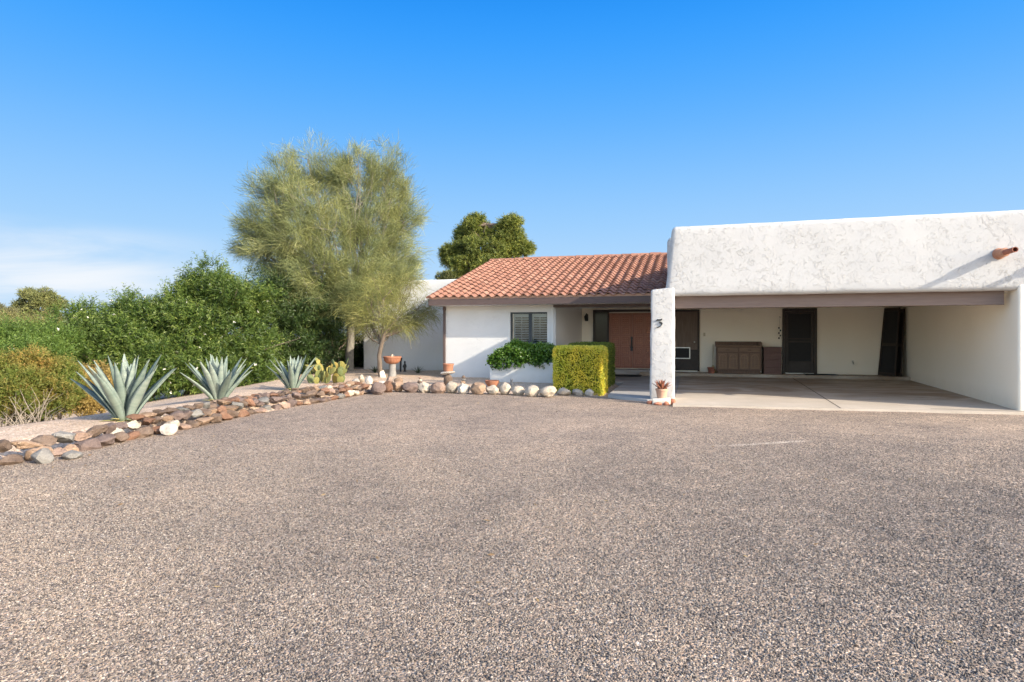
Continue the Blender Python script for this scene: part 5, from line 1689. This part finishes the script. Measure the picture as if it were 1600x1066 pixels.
pb = gd(764, 500, 40.); pb.z = 0
clump_tree('pine_tree', 'dense dark green pine rising behind the red tile roof', pb,
           pine_lumps([(760 + (a_ - 760) * .87, 405 + (b_ - 405) * .90, c_, d_) for a_, b_, c_, d_ in [(733, 350, 11, 0), (722, 366, 12, .5), (752, 356, 12, .8), (770, 366, 14, 0), (797, 356, 12, -.5), (812, 366, 10, 0), (818, 386, 13, 0), (712, 388, 13, 0), (740, 382, 15, -1), (775, 390, 16, -.6), (800, 392, 13, -.4), (700, 406, 11, .4), (722, 416, 15, -.6), (750, 412, 17, -1), (776, 412, 13, 0), (740, 342, 8, .2), (806, 342, 7, -.3), (826, 388, 6, 0), (695, 398, 6, 0), (745, 430, 12, 0)]], 40, 3, 8, .36),
           'pine_needle', 'bark_brown', 101, .24, 9500, .32, .19, .034, up=.6, shell=.35)
pb = gd(720, 500, 46.); pb.z = 0
clump_tree('leafy_tree', 'small green treetop peeping over the wing wall left of pine', pb, pine_lumps([(700, 433, 5, 0), (712, 431, 5, 0), (690, 436, 5, .5)], 46, 6, 4, .3), 'far_tree_leaf', 'bark_brown', 102, .10, 500, .25, .14, .05)
pb = gd(62, 520, 75.); pb.z = float(ground_z(pb.x, pb.y))
clump_tree('round_tree', 'distant round olive tree above the bushes at far left', pb,
           pine_lumps([(47, 462, 9, 0), (66, 459, 9, 0), (80, 468, 9, 0), (38, 474, 10, .6), (56, 473, 11, -.8), (72, 476, 9, 0), (88, 476, 7, .3), (32, 484, 8, .4), (48, 487, 9, -.6), (78, 494, 7, 0), (85, 497, 6, .3), (40, 496, 9, 0)], 75, 4, 5, .55), 'far_tree_leaf', 'bark_brown', 103, .32, 3600, .40, .20, .06, up=.4, shell=.4)
pb = gd(4, 520, 70.); pb.z = float(ground_z(pb.x, pb.y))
clump_tree('leafy_tree', 'small greyish tree left of the distant round tree', pb, pine_lumps([(4, 490, 9, 0), (-8, 487, 9, 0), (14, 492, 6, 0)], 70, 7, 6, .5), 'far_scrub_leaf', 'bark_brown', 104, .16, 900, .4, .2, .06)

# far desert scrub reading as one band
rg = np.random.default_rng(110); L = []
for k in range(900):
    D = rg.uniform(40, 260); px = rg.uniform(-1500, 560) if k % 2 else rg.uniform(-260, 240)
    p = gd(px, 520, D); r = rg.uniform(.7, 1.7); L.append((p.x, p.y, float(ground_z(p.x, p.y)) + r * .8, r * 1.3, r * 1.3, r))
V, F, rn, *_ = shoots(rg, L, 18000, .5, 9, .34, .13, .6, .9, .4, .5)
o = np_mesh('desert_scrub', V, F, 'far_scrub_leaf', None, rn); tag(o, 'far band of grey green desert scrub below the horizon at left', 'scrub', kind='stuff')

# dry leaves blown over the drive and the beds
make_leaf('dry_leaf', [(0, (.09, .055, .03)), (.5, (.20, .13, .07)), (1, (.34, .25, .13))], .1, .8)
rg = np.random.default_rng(120); n = 520
px_ = np.where(rg.random(n) < .55, rg.uniform(-7.9, 6, n), rg.normal(-7.6, 1.1, n)); py_ = rg.uniform(3, 15.2, n)
zz_ = np.where(px_ > -8.2, drive_surface(px_, py_), ground_z(px_, py_) + .02) + .012
P = np.stack([px_, py_, zz_], 1); D = unit(np.stack([rg.normal(size=n), rg.normal(size=n), rg.normal(size=n) * .25], 1))
N_ = unit(np.cross(D, np.array([0, 0, 1.]) + rg.normal(size=(n, 3)) * .35))
V, F = leaf_quads(P, D, N_, rg.uniform(.025, .07, n), rg.uniform(.010, .022, n))
o = np_mesh('leaf_litter', V, F, 'dry_leaf', None, rg.random(n)); tag(o, 'small dry brown leaves scattered over the gravel drive', 'leaves', kind='stuff')
